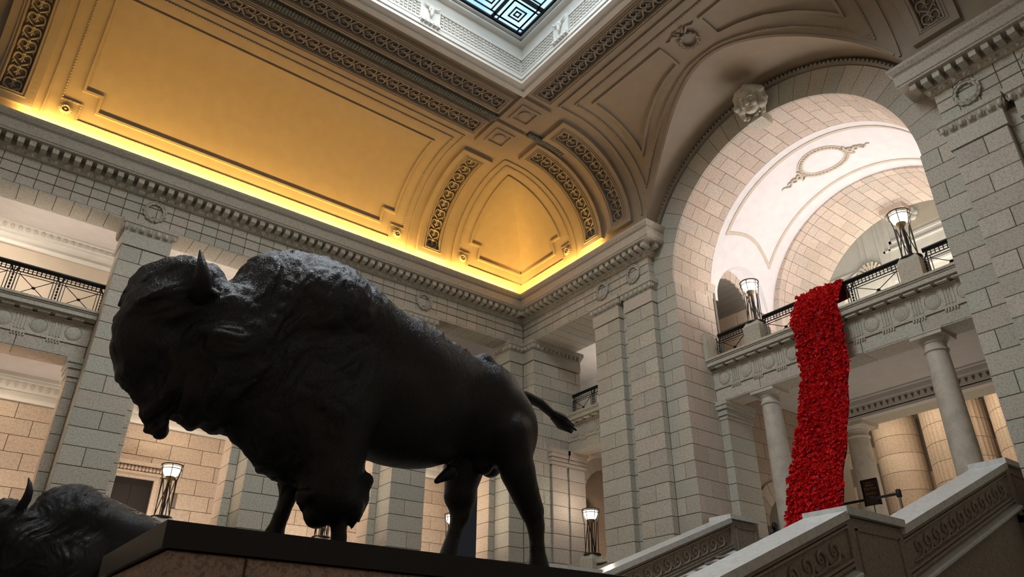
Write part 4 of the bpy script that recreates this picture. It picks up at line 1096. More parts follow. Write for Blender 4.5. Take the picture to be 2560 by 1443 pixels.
# ---------------------------------------------------------------- torch lamps
def torch(lb, x, y, z, ped=None, s=1.0, light=18, faces='x'):
    if ped:
        x0, x1, y0, y1, z0, z1 = ped
        p = thing('lamp_pedestal', 'stone block carrying the '+lb[0], 'pedestal', ((x0+x1)/2, (y0+y1)/2, z0))
        g = G(); g.box(x0, x1, y0, y1, z0, z1-.14); ob('block', g, 'stone', p)
        g = G(); g.hexa([(x0, y0, z1-.14), (x1, y0, z1-.14), (x1, y1, z1-.14), (x0, y1, z1-.14), (x0+.07, y0+.07, z1), (x1-.07, y0+.07, z1), (x1-.07, y1-.07, z1), (x0+.07, y1-.07, z1)]); ob('sloped_top', g, 'stone', p)
    t = thing('torch_lamp', lb[1], 'lamp', (x, y, z), 'torch lamps with tripod iron stems')
    P = lambda r, a, h: (x+r*s*math.cos(a), y+r*s*math.sin(a), z+h*s)
    g = G(); g.lathe([(.26*s, 0), (.26*s, .03*s), (.22*s, .05*s)], (x, y, z), 20); ob('base_plate', g, 'lampiron', t, 40)
    g = G()
    for i in range(6):
        a = 2*PI*i/6+.3; g.tube([P(.19, a, .04), P(.2, a, .95)], .011*s, 5)
    for i in range(3):
        a = 2*PI*i/3+.3; g.tube([P(.2, a, .06), P(.17, a+1.0, .95)], .012*s, 5); g.tube([P(.2, a, .06), P(.17, a-1.0, .95)], .012*s, 5)
    ob('iron_rods', g, 'lampiron', t, 60)
    g = G(); g.tube([P(0, 0, .03), P(0, 0, .98)], [.026*s, .02*s], 8)
    for i in range(3): a = 2*PI*i/3; g.tube([P(.09, a, .04), P(.05, a, .98)], .012*s, 6)
    ob('stem', g, 'lampiron', t, 60)
    g = G(); g.lathe([(.02*s, .96*s), (.1*s, 1.0*s), (.17*s, 1.08*s), (.205*s, 1.18*s), (.21*s, 1.26*s), (.18*s, 1.26*s)], (x, y, z), 20); ob('glass_bowl', g, 'glass_lit', t, 50)
    g = G(); g.lathe([(.015*s, .84*s), (.05*s, .9*s), (.1*s, .98*s), (.12*s, 1.02*s)], (x, y, z), 14); ob('bowl_cup', g, 'gold', t, 50)
    g = G(); g.tube([P(.255, 2*PI*i/24, 1.3) for i in range(24)], .018*s, 6, True); g.tube([P(.245, 2*PI*i/24, 1.2) for i in range(24)], .012*s, 5, True)
    for i in range(6): a = 2*PI*i/6+.3; g.tube([P(.255, a, 1.3), P(.235, a, 1.1), P(.2, a, .95)], .011*s, 5)
    ob('rim', g, 'lampiron', t, 60)
    if light: point('lamp_glow', (x, y, z+1.42*s), light, (1, .84, .68), .15)
torch(('lamp left of the red banner', 'lit torch lamp on the balcony, left of the red banner'), 17.5, 11.35, 9.55, (17.22, 17.78, 11.08, 11.62, 8.76, 9.56), 1.05, 30)
torch(('lamp right of the red banner', 'lit torch lamp on the balcony, right of the red banner'), 17.5, 6.72, 9.55, (17.22, 17.78, 6.44, 6.99, 8.76, 9.56), 1.05, 30)
torch(('lamp by the dark door', 'lit torch lamp under the bison\'s beard, beside the dark door'), 4.66, 20.9, 3.9, (4.36, 4.96, 20.62, 21.2, FM, 3.9), 1.04, 26)
torch(('lamp behind the forelegs', 'torch lamp half hidden behind the bison\'s forelegs'), 9.02, 20.9, 3.9, (8.72, 9.32, 20.62, 21.2, FM, 3.9), 1.04, 26)
torch(('lamp behind the far hind leg', 'torch lamp mostly hidden behind the bison\'s far hind leg'), 13.45, 20.9, 3.78, (13.15, 13.75, 20.62, 21.2, FM, 3.78), 1.04, 26)
torch(('lamp left of the pilasters', 'lit torch lamp just left of the tall pilasters, by the small arches'), 17.0, 18.2, 3.9, (16.72, 17.28, 17.92, 18.5, FM, 3.9), 1.08, 30)
t = thing('wall_globe', 'bright white globe light under the bison\'s chest', 'lamp', (11.6, 23.8, 7.0))
g = G(); g.ball((11.45, 23.7, 7.05), .17, .17, .17, 14, 9); ob('globe', g, 'globe_lit', t, 80)
g = G(); g.box(11.4, 11.5, 23.8, 24.0, 6.95, 7.15); g.lathe([(.09, -.22), (.09, -.17), (.05, -.15)], (11.45, 23.7, 7.05), 12); ob('bracket', g, 'lampiron', t)
# low stone balustrades on the main floor
def lowrail(lb, face, a0, a1, f):
    A = face == '-y'; P = (lambda a, z: (a, f, z)) if A else (lambda a, z: (f, a, z))
    t = thing('stone_balustrade', lb, 'balustrade', P((a0+a1)/2, FM))
    def bx(g, p, q, w_, z0, z1): (g.box(p, q, f-w_, f+w_, z0, z1) if A else g.box(f-w_, f+w_, p, q, z0, z1))
    g = G(); bx(g, a0, a1, .13, 3.62, 3.72); ob('coping', g, 'stone', t); g = G(); bx(g, a0, a1, .1, 3.42, 3.54); bx(g, a0, a1, .12, FM, FM+.12); ob('rail', g, 'stone', t)
    n = max(1, round((a1-a0)/.55)); st = (a1-a0)/n
    for i in range(n):
        g = G(); p, q = a0+i*st+.03, a0+(i+1)*st-.03
        for s_ in ((p, FM+.12, q, 3.42), (p, 3.42, q, FM+.12)):
            d = Vector((s_[2]-s_[0], s_[3]-s_[1])).normalized(); nn = Vector((-d.y, d.x))*.04
            pl = [(s_[0]-nn.x, s_[1]-nn.y), (s_[2]-nn.x, s_[3]-nn.y), (s_[2]+nn.x, s_[3]+nn.y), (s_[0]+nn.x, s_[1]+nn.y)]
            g.extr(pl, 'y' if A else 'x', f-.05, f+.05)
        ob('lattice_panel', g, 'stone', t)
lowrail('stone lattice balustrade left of the lamp by the small arches', '-x', 18.5, 19.35, 17.0)
lowrail('stone lattice balustrade right of the lamp by the small arches', '-x', 16.2, 17.92, 17.0)
for a, b, lb in ((3.12, 4.36, 'left of the lamp by the dark door'), (4.96, 6.3, 'right of the lamp by the dark door'), (7.5, 8.72, 'left of the lamp behind the forelegs'), (9.32, 10.6, 'right of the lamp behind the forelegs'), (11.85, 13.15, 'left of the lamp behind the hind leg'), (13.75, 15.0, 'right of the lamp behind the hind leg')):
    lowrail('stone lattice balustrade '+lb, '-y', a, b, 20.95)

# ---------------------------------------------------------------- staircase
def scroll_unit():
    g = G(); pts = []
    for i in range(16):
        a = -PI/2+i/15*2.4*PI; r = .135*(1-i/18); pts.append((.0+r*math.cos(a), -.01, .0+r*math.sin(a)))
    g.tube([(-.27, -.005, -.135), (-.13, -.01, -.14)]+pts, [.012, .018]+[.026*(1-i*.025) for i in range(16)], 5)
    g.tube([(.14, -.01, .02), (.17, -.01, -.08), (.22, -.008, -.14)], [.012, .022, .008], 5)
    return mesh('wave_scroll', g, 'stair', 60)
su = scroll_unit()
SL = .377
def balustrade(lb, y0, y1, far=False):
    """y0 = face towards the camera"""
    t = thing('stair_balustrade', lb, 'balustrade', (9, (y0+y1)/2, -1.6))
    pr = [(3.9, 1.03), (6.72, 1.03), (9.94, 1.03+SL*3.22)]
    def flight(x0, z0, x1, z1, zbase):
        g = G(); g.extr([(x0, zbase), (x1, zbase), (x1, z1-.1), (x0, z0-.1)], 'y', y0+.04, y1-.04); ob('wall_panel', g, 'stair', t)
        g = G(); g.hexa([(x0, y0-.06, z0-.12), (x1, y0-.06, z1-.12), (x1, y1+.06, z1-.12), (x0, y1+.06, z0-.12), (x0, y0-.06, z0), (x1, y0-.06, z1), (x1, y1+.06, z1), (x0, y1+.06, z0)]); ob('coping', g, 'coping', t)
        g = G()
        for d0, d1, p in ((.12, .17, .03), (.2, .23, .0), (.62, .66, .0), (.68, .72, .02)): g.hexa([(x0, y0-p, z0-d1), (x1, y0-p, z1-d1), (x1, y0+.05, z1-d1), (x0, y0+.05, z0-d1), (x0, y0-p, z0-d0), (x1, y0-p, z1-d0), (x1, y0+.05, z1-d0), (x0, y0+.05, z0-d0)])
        ob('moulding', g, 'stair', t)
        g = G(); g.hexa([(x0, y0-.1, z0-.86), (x1, y0-.1, z1-.86), (x1, y0+.05, z1-.86), (x0, y0+.05, z0-.86), (x0, y0-.1, z0-.82), (x1, y0-.1, z1-.82), (x1, y0+.05, z1-.76), (x0, y0+.05, z0-.76)]); ob('string_moulding', g, 'coping', t)
        L = math.hypot(x1-x0, z1-z0); n = int((L-.5)/.36)
        if n > 0 and z1 > z0+.3:
            for i in range(n):
                f_ = (.3+(i+.5)*.36)/L; place('wave_scroll', su, t, (x0+(x1-x0)*f_, y0+.03, z0+(z1-z0)*f_-.42), (0, -math.atan(SL), 0))
    def post(x0, x1, zt):
        g = G(); g.box(x0, x1, y0, y1, -1.6, zt-.13); g.box(x0+.0, x1, y0-.03, y1+.03, zt-1.2, zt-1.05); ob('post_block', g, 'stair', t)
        g = G(); g.box(x0-.05, x1+.03, y0-.07, y1+.07, zt-.11, zt); ob('post_cap', g, 'coping', t)
        g = G()
        for a, b, c, d_ in ((x0+.18, x1-.14, zt-.3, zt-.27), (x0+.18, x1-.14, zt-.98, zt-.95), (x0+.18, x0+.21, zt-.98, zt-.27), (x1-.17, x1-.14, zt-.98, zt-.27)): g.box(a, b, y0-.02, y0, c, d_)
        ob('post_panel', g, 'stair', t)
    flight(3.9, 1.03, 6.72, 1.03, -1.6); flight(6.72, 1.03, 9.94, 2.25, -1.6)
    post(9.94, 11.4, 2.3); flight(11.4, 2.22, 15.98, 2.22+SL*4.58, -1.6); post(15.98, 17.1, 4.03)
    return t
balustrade('near marble-topped stair balustrade with wave scrolls', 5.57, 6.12)
balustrade('far marble-topped stair balustrade with wave scrolls', 12.02, 12.56)
st = thing('staircase', 'broad stone staircase between the two balustrades', 'staircase', (9, 9, -1.6))
for x0, z0, n, rz_ in ((2.1, -1.6, 18, .150), (11.35, 1.1, 10, .185)):
    me = None
    for i in range(n):
        g = G(); x = x0+i*.4353; z = z0+(i+1)*rz_; g.box(x-.03, x+.4353, 6.1, 12.04, z-.04, z); g.box(x, x+.4353, 6.12, 12.02, z-.3, z-.04); ob('step', g, 'coping' if False else 'stair', st)
g = G(); g.box(9.93, 11.36, 6.12, 12.02, .95, 1.1); ob('landing', g, 'stair', st)

# ---------------------------------------------------------------- bison
def smin(a, b, k):
    h = np.clip(.5+.5*(b-a)/k, 0, 1); return b*(1-h)+a*h-k*h*(1-h)
def noise3(X, Y, Zz, seed):
    rs = np.random.RandomState(seed); T = rs.rand(32, 32, 32).astype(np.float32)
    xi = np.floor(X).astype(int); yi = np.floor(Y).astype(int); zi = np.floor(Zz).astype(int); fx = X-xi; fy = Y-yi; fz = Zz-zi
    fx = fx*fx*(3-2*fx); fy = fy*fy*(3-2*fy); fz = fz*fz*(3-2*fz); r = 0
    for a in (0, 1):
        for b in (0, 1):
            for c in (0, 1):
                r = r+T[(xi+a) % 32, (yi+b) % 32, (zi+c) % 32]*(fx if a else 1-fx)*(fy if b else 1-fy)*(fz if c else 1-fz)
    return r-.5
def nets(F, org, h):
    s = F < 0; nx, ny, nz = F.shape; cnt = np.zeros((nx-1, ny-1, nz-1), np.float32); acc = np.zeros((3, nx-1, ny-1, nz-1), np.float32)
    for ax in range(3):
        o = [a for a in range(3) if a != ax]
        sl0 = [slice(None)]*3; sl1 = [slice(None)]*3; sl0[ax] = slice(0, -1); sl1[ax] = slice(1, None)
        A, B = F[tuple(sl0)], F[tuple(sl1)]; m = (A < 0) != (B < 0); t = np.where(m, A/(np.where(m, A-B, 1)), 0)
        for i in (0, 1):
            for j in (0, 1):
                sl = [slice(None)]*3; sl[o[0]] = slice(i, F.shape[o[0]]-1+i); sl[o[1]] = slice(j, F.shape[o[1]]-1+j); sl = tuple(sl)
                mm_, tt = m[sl], t[sl]; cnt += mm_; acc[ax] += tt; acc[o[0]] += mm_*i; acc[o[1]] += mm_*j
    act = cnt > 0; idx = -np.ones(cnt.shape, int); idx[act] = np.arange(act.sum()); I = np.argwhere(act)
    V = (I+(acc[:, act]/cnt[act]).T)*h+np.array(org); FF = []
    for ax in range(3):
        o = [(1, 2), (2, 0), (0, 1)][ax]; sl0 = [slice(1, -1)]*3; sl1 = [slice(1, -1)]*3; sl0[ax] = slice(0, -1); sl1[ax] = slice(1, None)
        A, B = s[tuple(sl0)], s[tuple(sl1)]; E = np.argwhere(A != B); off = np.ones(3, int); off[ax] = 0; E0 = E+off; d = A[A != B]
        def id_(da, db): q = E0.copy(); q[:, o[0]] -= da; q[:, o[1]] -= db; return idx[q[:, 0], q[:, 1], q[:, 2]]
        q = np.stack([id_(1, 1), id_(0, 1), id_(0, 0), id_(1, 0)], 1); q[~d] = q[~d][:, ::-1]; FF.append(q)
    return V, np.concatenate(FF)
def np_mesh(name, V, F, mat, smooth=True):
    me = bpy.data.meshes.new(name); me.vertices.add(len(V)); me.vertices.foreach_set('co', np.asarray(V, np.float32).ravel())
    me.loops.add(len(F)*4); me.loops.foreach_set('vertex_index', F.astype(np.int32).ravel()); me.polygons.add(len(F))
    me.polygons.foreach_set('loop_start', np.arange(0, len(F)*4, 4, dtype=np.int32)); me.polygons.foreach_set('loop_total', np.full(len(F), 4, np.int32))
    me.update(calc_edges=True); me.validate(); me.materials.append(M[mat])
    if smooth: me.polygons.foreach_set('use_smooth', [True]*len(me.polygons))
    return me
class SDF:
    def __init__(s, lo, hi, h):
        s.h = h; s.lo = lo; n = [int((b-a)/h)+1 for a, b in zip(lo, hi)]
        s.X, s.Y, s.Z = np.meshgrid(*[np.float32(a)+np.arange(k, dtype=np.float32)*np.float32(h) for a, k in zip(lo, n)], indexing='ij'); s.D = np.full(s.X.shape, 9, np.float32)
    def put(s, d, k, box=None): s.D = smin(s.D, d, k)
    def _sub(s, c, R):
        sl = []
        for a, lo, n in zip(c, s.lo, s.X.shape):
            i0 = max(0, int((a-R-lo)/s.h)); i1 = min(n, int((a+R-lo)/s.h)+2); sl.append(slice(i0, max(i0, i1)))
        return tuple(sl)
    def ell(s, c, r, k=.08, rot=0):
        sl = s._sub(c, max(r)+.45); X, Y, Zz = s.X[sl]-c[0], s.Y[sl]-c[1], s.Z[sl]-c[2]
        if rot: cs, sn = math.cos(rot), math.sin(rot); X, Zz = X*cs+Zz*sn, -X*sn+Zz*cs
        q = np.sqrt((X/r[0])**2+(Y/r[1])**2+(Zz/r[2])**2); q2 = np.sqrt((X/r[0]**2)**2+(Y/r[1]**2)**2+(Zz/r[2]**2)**2)+1e-6
        s.D[sl] = smin(s.D[sl], q*(q-1)/q2, k)
    def cap(s, a, b, ra, rb, k=.06, sub=False):
        a = np.array(a, np.float32); b = np.array(b, np.float32); c = (a+b)/2; R = np.abs(b-a).max()/2+max(ra, rb)+.4; sl = s._sub(c, R)
        X, Y, Zz = s.X[sl], s.Y[sl], s.Z[sl]; d = b-a; L = float(d@d)
        t = np.clip(((X-a[0])*d[0]+(Y-a[1])*d[1]+(Zz-a[2])*d[2])/L, 0, 1)
        D = np.sqrt((X-a[0]-t*d[0])**2+(Y-a[1]-t*d[1])**2+(Zz-a[2]-t*d[2])**2)-(ra+(rb-ra)*t)
        if sub: s.D[sl] = np.maximum(s.D[sl], -D)
        else: s.D[sl] = smin(s.D[sl], D, k)
def make_bison():
    K = 6.6
    s = SDF((.5, -.85, .98), (6.05, .85, 4.25), .017)
    N = lambda x, z, y: (x*(K+y)/K, y, z*(K+y)/K)       # keep the outline where the side view has it for a point at depth y
    # trunk
    s.ell((2.42, 0, 3.08), (.88, .46, .97), .1); s.ell((2.05, 0, 3.2), (.45, .36, .72), .1); s.ell((2.55, 0, 2.35), (.72, .5, .72), .15)
    s.cap((2.6, 0, 3.35), (3.6, 0, 3.12), .60, .44, .15); s.ell((3.55, 0, 2.78), (1.05, .52, .80), .15)
    s.cap((3.5, 0, 3.1), (4.5, 0, 2.98), .48, .40, .12); s.ell((4.62, 0, 2.80), (.56, .43, .60), .12); s.ell((4.84, 0, 2.66), (.38, .38, .48), .08)
    s.cap((2.9, 0, 3.73), (4.15, 0, 3.38), .14, .08, .12)
    for y in (-.2, .2): s.ell((4.46, y, 3.31), (.14, .09, .12), .06); s.ell((4.88, y*1.3, 2.58), (.28, .18, .46), .08); s.ell((2.75, y*1.75, 2.55), (.42, .2, .62), .12)
    # neck and head
    s.ell((1.75, 0, 2.75), (.62, .44, .72), .12); s.ell((1.62, 0, 2.35), (.4, .32, .38), .12)
    s.ell((1.22, 0, 3.05), (.46, .36, .50), .1); s.ell((1.25, 0, 3.32), (.36, .3, .24), .08); s.ell((1.02, 0, 2.85), (.30, .26, .46), .1)
    s.cap((1.04, 0, 2.9), (1.02, 0, 2.46), .25, .20, .08); s.ell((1.0, 0, 2.36), (.17, .16, .15), .05); s.cap((1.05, 0, 2.4), (1.22, 0, 2.08), .16, .12, .06); s.ell((1.05, 0, 2.62), (.30, .27, .3), .08)
    s.cap((1.2, 0, 2.6), (1.3, 0, 2.15), .26, .13, .1); s.cap((1.25, 0, 2.25), (1.33, 0, 1.90), .15, .075, .05); s.cap((1.2, .03, 2.2), (1.22, .03, 1.95), .11, .07, .04)
    
    for y in (-.29, .29): s.ell((1.10, y, 2.90), (.06, .035, .045), .02); s.ell((1.14, y*1.02, 2.98), (.11, .05, .05), .04)
    for y in (-1, 1): s.cap((1.40, y*.34, 3.14), (1.46, y*.46, 3.02), .05, .025, .03)
    # mane under the throat
    for i in range(9):
        f = i/8; x = 1.52+f*.85; z = 2.25-f*.31+(.03 if i % 2 else -.02); s.cap((x, 0, z+.35), (x+.02, 0, z-.06), .24, .10, .08)
        s.cap((x+.04, .1*((i % 3)-1), z+.0), (x+.03, .1*((i % 3)-1), z-.13-.03*(i % 2)), .06, .02, .03)
    # forelegs: shaggy upper parts, slim shanks, hoofs
    yn, yf = -.27, .30
    s.cap(N(2.85, 2.35, yn), N(2.86, 1.62, yn), .33, .27, .12); s.cap(N(2.86, 1.75, yn), N(2.78, 1.42, yn), .25, .14, .08); s.cap(N(3.02, 2.1, yn), N(3.12, 1.5, yn), .17, .11, .06)
    for x, z, yy in ((2.63, 1.38, -.1), (2.72, 1.35, -.02), (2.82, 1.36, .04), (2.90, 1.40, -.05), (3.14, 1.36, -.02), (3.2, 1.42, .05), (3.22, 1.6, 0)): s.cap(N(x, z+.2, yn+yy), N(x, z, yn+yy), .1, .03, .05)
    s.cap(N(2.98, 1.5, yn), N(3.02, 1.22, yn), .10, .085, .04); s.cap(N(3.02, 1.25, yn), N(3.03, 1.04, yn), .09, .12, .03)
    s.cap(N(2.5, 2.3, yf), N(2.52, 1.72, yf), .27, .17, .1); s.cap(N(2.52, 1.72, yf), N(2.46, 1.4, yf), .16, .085, .05); s.cap(N(2.46, 1.42, yf), N(2.41, 1.2, yf), .085, .1, .04); s.cap(N(2.42, 1.2, yf), N(2.41, 1.0, yf), .1, .13, .03)
    # hind legs
    yn, yf = -.24, .27
    s.cap(N(4.95, 2.6, yn), N(5.09, 2.2, yn), .28, .2, .06); s.cap(N(5.09, 2.2, yn), N(5.28, 1.8, yn), .22, .155, .04); s.cap(N(5.28, 1.82, yn), N(5.335, 1.62, yn), .15, .115, .03); s.cap(N(5.335, 1.66, yn), N(5.35, 1.4, yn), .115, .105, .03); s.cap(N(5.35, 1.4, yn), N(5.38, 1.15, yn), .105, .15, .03); s.cap(N(5.38, 1.12, yn), N(5.36, 1.02, yn), .13, .15, .03)
    s.cap(N(4.45, 2.5, yf), N(4.36, 2.1, yf), .28, .24, .06); s.cap(N(4.35, 2.1, yf), N(4.32, 1.82, yf), .23, .20, .05); s.cap(N(4.32, 1.82, yf), N(4.33, 1.62, yf), .19, .13, .03); s.cap(N(4.33, 1.64, yf), N(4.27, 1.44, yf), .13, .10, .03); s.cap(N(4.27, 1.44, yf), N(4.20, 1.18, yf), .10, .12, .03); s.cap(N(4.2, 1.1, yf), N(4.2, 1.0, yf), .12, .14, .03)
    s.ell((4.62, 0, 2.26), (.15, .12, .2), .05); s.cap((4.2, 0, 2.05), (4.03, 0, 1.93), .1, .05, .06)
    # fur
    X, Y, Zz = s.X, s.Y, s.Z; near = np.abs(s.D) < .12; x, y, z = X[near], Y[near], Zz[near]
    front = np.clip((3.25-.25*(3.6-z)-x)/.25, 0, 1); crest = np.clip((z-(3.92-.30*(x-2.4))+.20)/.1, 0, 1)*(x < 4.2); w_ = np.maximum(front, crest)
    leg = z < 1.55; w_ = np.where(leg & ~((z > 1.3) & (x < 3.3)), w_*.12, w_)
    head = np.clip((1.75-x)/.2, 0, 1)
    n3 = noise3(x*3, y*3, z*3+9, 3); wv = noise3(x*2.2+4, y*2.2+7, z*2.2+1, 5)
    A = 1.15; al = x*math.cos(A)+z*math.sin(A); ac = -x*math.sin(A)+z*math.cos(A)+wv*.45
    n1 = noise3(al*3.6+4, y*7+3, ac*10+5, 1); n2 = noise3(al*6.5, y*17+9, ac*23+7, 2); n4 = noise3(al*9+5, y*30+2, ac*38+3, 4)
    s.D[near] += .026+w_*(n1*.045+(.22-np.abs(n2))*.042+(.2-np.abs(n4))*.010)+head*w_*n1*.03+(1-w_)*(n3*.03+n2*.004)
    V, F = nets(s.D, s.lo, s.h)
    F = F[:, ::-1] if False else F
    return V, F
k_ = .7106
BV, BF = make_bison()
base = Vector((2.3, 4.69, .743))
BV2 = np.stack([BV[:, 0]*k_-base.x, BV[:, 1]*k_, BV[:, 2]*k_-base.z], 1); BV2[:, 2] = np.maximum(BV2[:, 2], -.004)
bm = np_mesh('body', BV2, BF, 'bronze')
def Bp(x, y, z): return (x*k_-base.x, y*k_, z*k_-base.z)
g = G()
for sg in (-1, 1):
    pts = [(1.36, .30, 3.22), (1.37, .41, 3.28), (1.36, .47, 3.40), (1.33, .47, 3.54), (1.29, .43, 3.68)]
    g = G(); g.tube([Bp(p[0]*(6.6+sg*p[1])/6.6, sg*p[1], p[2]*(6.6+sg*p[1])/6.6) for p in pts], [.075*k_*1.3, .078*k_*1.2, .066*k_*1.2, .042*k_*1.1, .008], 10)
    if sg < 0: hm1 = mesh('horn', g, 'bronze', 70)
    else: hm2 = mesh('horn', g, 'bronze', 70)
g = G(); tp_ = [(5.02, 0, 3.08), (5.2, 0, 3.12), (5.42, 0, 3.08), (5.62, 0, 2.98), (5.78, 0, 2.91)]
g.tube([Bp(*p) for p in tp_], [.075*k_, .065*k_, .06*k_, .05*k_, .055*k_], 10)
for i in range(9):
    a = 2*PI*i/9; o_ = Vector((0, math.cos(a), math.sin(a)))*.03; g.tube([Bp(5.62, o_.y, 2.98+o_.z), Bp(5.76, o_.y*1.8, 2.92+o_.z*1.8), Bp(5.88+.04*(i % 3), o_.y*1.2, 2.88+o_.z*1.5-.02*(i % 2))], [.03*k_, .045*k_, .008], 6)
tm = mesh('tail', g, 'bronze', 70)
def bison(lb, y, flip):
    t = thing('bison_statue', lb, 'statue', (base.x, y, base.z))
    if flip: t.scale = (1, -1, 1)
    for nm, me in (('body', bm), ('horn', hm1), ('horn', hm2), ('tail', tm)):
        o = bpy.data.objects.new(nm, me); C.objects.link(o); o.parent = t
    return t
bison('large black bronze bison statue standing in the foreground', 4.69, False)
bison('black bronze bison statue lower left, only its hump and back showing', 13.41, True)
def pedestal(lb, y0, y1):
    t = thing('statue_pedestal', lb, 'pedestal', (2.6, (y0+y1)/2, -1.6))
    g = G(); g.box(.92, 4.35, y0, y1, .615, .743); ob('black_plinth', g, 'black', t)
    g = G(); g.box(.98, 4.3, y0+.04, y1-.04, -1.6, .61); ob('core', g, 'joint', t)
    X0, X1 = .95, 4.32; zz = [.615, -.15, -.9, -1.6]
    for i in range(3):
        n = 3; off = .0 if i % 2 else .35
        xs = [X0]+[X0+(X1-X0)*(j+off)/n for j in range(0 if off else 1, n)]+[X1]
        xs = sorted(set(round(v, 3) for v in xs))
        for p, q in zip(xs[:-1], xs[1:]): tile(t, '-y', p, q, y0+.05, zz[i+1], zz[i], 'pedestal', 'marble_slab', .03)
        tile(t, '-x', y0+.02, y1-.02, .98, zz[i+1], zz[i], 'pedestal', 'marble_slab', .03)
    return t
pedestal('brown marble pedestal with black top under the foreground bison', 3.985, 5.40)
pedestal('brown marble pedestal under the far bison', ms(5.40)+.02, ms(3.985)+.02)

# ---------------------------------------------------------------- keystone head over the great arch
s = SDF((-.05, -.55, -.2), (.75, .55, 1.35), .016)     # x is depth towards the hall (flipped below)
s.ell((.22, 0, .72), (.30, .24, .34), .05); s.ell((.30, 0, .56), (.2, .19, .22), .06); s.ell((.42, 0, .44), (.1, .1, .08), .05)
s.cap((.48, 0, .78), (.60, 0, .60), .03, .055, .02); s.ell((.53, -.03, .59), (.04, .03, .03), .02); s.ell((.53, .03, .59), (.04, .03, .03), .02)
for q in (-1, 1):
    s.cap((.53, q*.10, .715), (.56, q*.10, .715), .062, .03, .01, True); s.ell((.47, q*.10, .715), (.065, .05, .038), .01); s.ell((.50, q*.10, .79), (.07, .08, .03), .02); s.ell((.43, q*.13, .6), (.08, .07, .07), .05)
s.ell((.52, 0, .528), (.05, .085, .026), .01); s.ell((.50, 0, .468), (.055, .07, .028), .01); s.cap((.56, -.07, .498), (.56, .07, .498), .018, .018, .01, True); s.ell((.48, 0, .41), (.07, .07, .05), .02)
for i in range(13):
    a = -.6+i/12*(PI+1.2); r = .33+.03*math.sin(i*2.3); c = (.22+.05*math.sin(i*1.7), r*math.cos(a)*.95, .72+r*math.sin(a)*1.05); s.ell(c, (.13, .10, .11), .04)
    s.ell((c[0]-.1, c[1]*1.12, c[2]+.03), (.12, .1, .1), .05)
for q in (-1, 1):
    s.cap((.2, q*.3, .6), (.22, q*.26, .3), .09, .05, .04)
V, F = nets(s.D, s.lo, s.h); V[:, 0] *= -1; F = F[:, ::-1]
ks = thing('keystone_head', 'carved stone face with curly hair at the top of the great arch', 'carving', (15.85, YC, 14.62))
V[:, 0] += 0
o = bpy.data.objects.new('face', np_mesh('face', V, F, 'stone')); C.objects.link(o); o.parent = ks; o.location = (.02, 0, -.02); o.rotation_euler = (0, math.radians(-30), math.radians(14)); o.scale = (1.08, 1.12, 1.05)
g = G(); g.extr([(-.24, .06), (.24, .06), (.36, 1.12), (-.36, 1.12)], 'x', -.2, .3); o = kid(ks, g, 'stone', 'keystone_block')
g = G()
for q in (-1, 1):
    g.tube([(-.3, q*(.16+.1*(1-i/13)*math.cos(i*.62)), .16+.1*(1-i/13)*math.sin(i*.62)) for i in range(12)], [.035]*11+[.02], 6)
    g.tube([(-.28, q*.2, .3), (-.3, q*.33, .34), (-.28, q*.4, .5)], [.03, .045, .01], 6)
kid(ks, g, 'stone', 'scrolls', 60)
# small skulls on the window frieze
g = G(); g.ball((0, -.06, .12), .1, .07, .12, 10, 7); g.ball((0, -.08, -.03), .055, .05, .13, 8, 6)
for q in (-1, 1): g.tube([(q*.08, -.05, .2), (q*.18, -.06, .2), (q*.25, -.08, .27), (q*.26, -.08, .36)], [.035, .032, .022, .006], 6); g.ball((q*.05, -.12, .1), .02, .02, .022, 6, 4)
skm = mesh('bison_skull', g, 'offwhite', 70)
g = G(); g.box(-.32, .32, -.07, .02, -.33, .42)
for i in range(5): g.box(-.3+i*.13, -.22+i*.13, -.16, .0, -.43, -.33)
skb = mesh('skull_block', g, 'offwhite')
for (x, y, rz) in ((7.0, SY1, 0), (2.6, SY1, 0), (SX1, 11.3, -PI/2), (SX1, 6.8, -PI/2)):
    place('skull_block', skb, sk, (x, y, 16.72), (0, 0, rz)); place('bison_skull', skm, sk, (x-(.07 if rz else 0), y-(0 if rz else .07), 16.72), (0, 0, rz))

# ---------------------------------------------------------------- poppy banner
bn = thing('poppy_banner', 'long red banner of knitted poppies hanging from the balcony to the stairs', 'banner', (16.5, 9.1, 8.8))
bprof = [(17.62, 9.30), (17.58, 9.74), (17.42, 9.76), (17.05, 9.2), (16.86, 8.86), (16.82, 8.6), (16.76, 7.7), (16.62, 7.0), (16.42, 6.4), (16.15, 5.6), (15.85, 4.95), (15.55, 4.45), (15.2, 3.8), (14.95, 3.3), (14.72, 2.87)]
L_ = [0]
for a, b in zip(bprof[:-1], bprof[1:]): L_.append(L_[-1]+math.hypot(b[0]-a[0], b[1]-a[1]))
def bpt(l, v):
    l = min(max(l, 0), L_[-1]-1e-6); i = max(k for k in range(len(L_)-1) if L_[k] <= l); f = (l-L_[i])/(L_[i+1]-L_[i]); a, b = bprof[i], bprof[i+1]
    x, z = a[0]+(b[0]-a[0])*f, a[1]+(b[1]-a[1])*f; d = Vector((b[0]-a[0], b[1]-a[1])).normalized(); nrm = Vector((d.y, 0, -d.x)) if True else None
    y = 8.5+1.3*v+.04*math.sin(l*1.3)+.02*math.sin(l*5.1); x += .05*math.sin(v*5+l*1.1)
    return Vector((x, y, z)), nrm, Vector((d.x, 0, d.y))
g = G(); g.grid([[tuple(bpt(L_[-1]*i/60, j/10)[0]) for j in range(11)] for i in range(61)]); g.grid([[tuple(bpt(L_[-1]*i/60, j/10)[0]+Vector((.04, 0, -.01))) for j in range(11)] for i in range(61)])
ob('net_backing', g, 'poppyback', bn, 60)
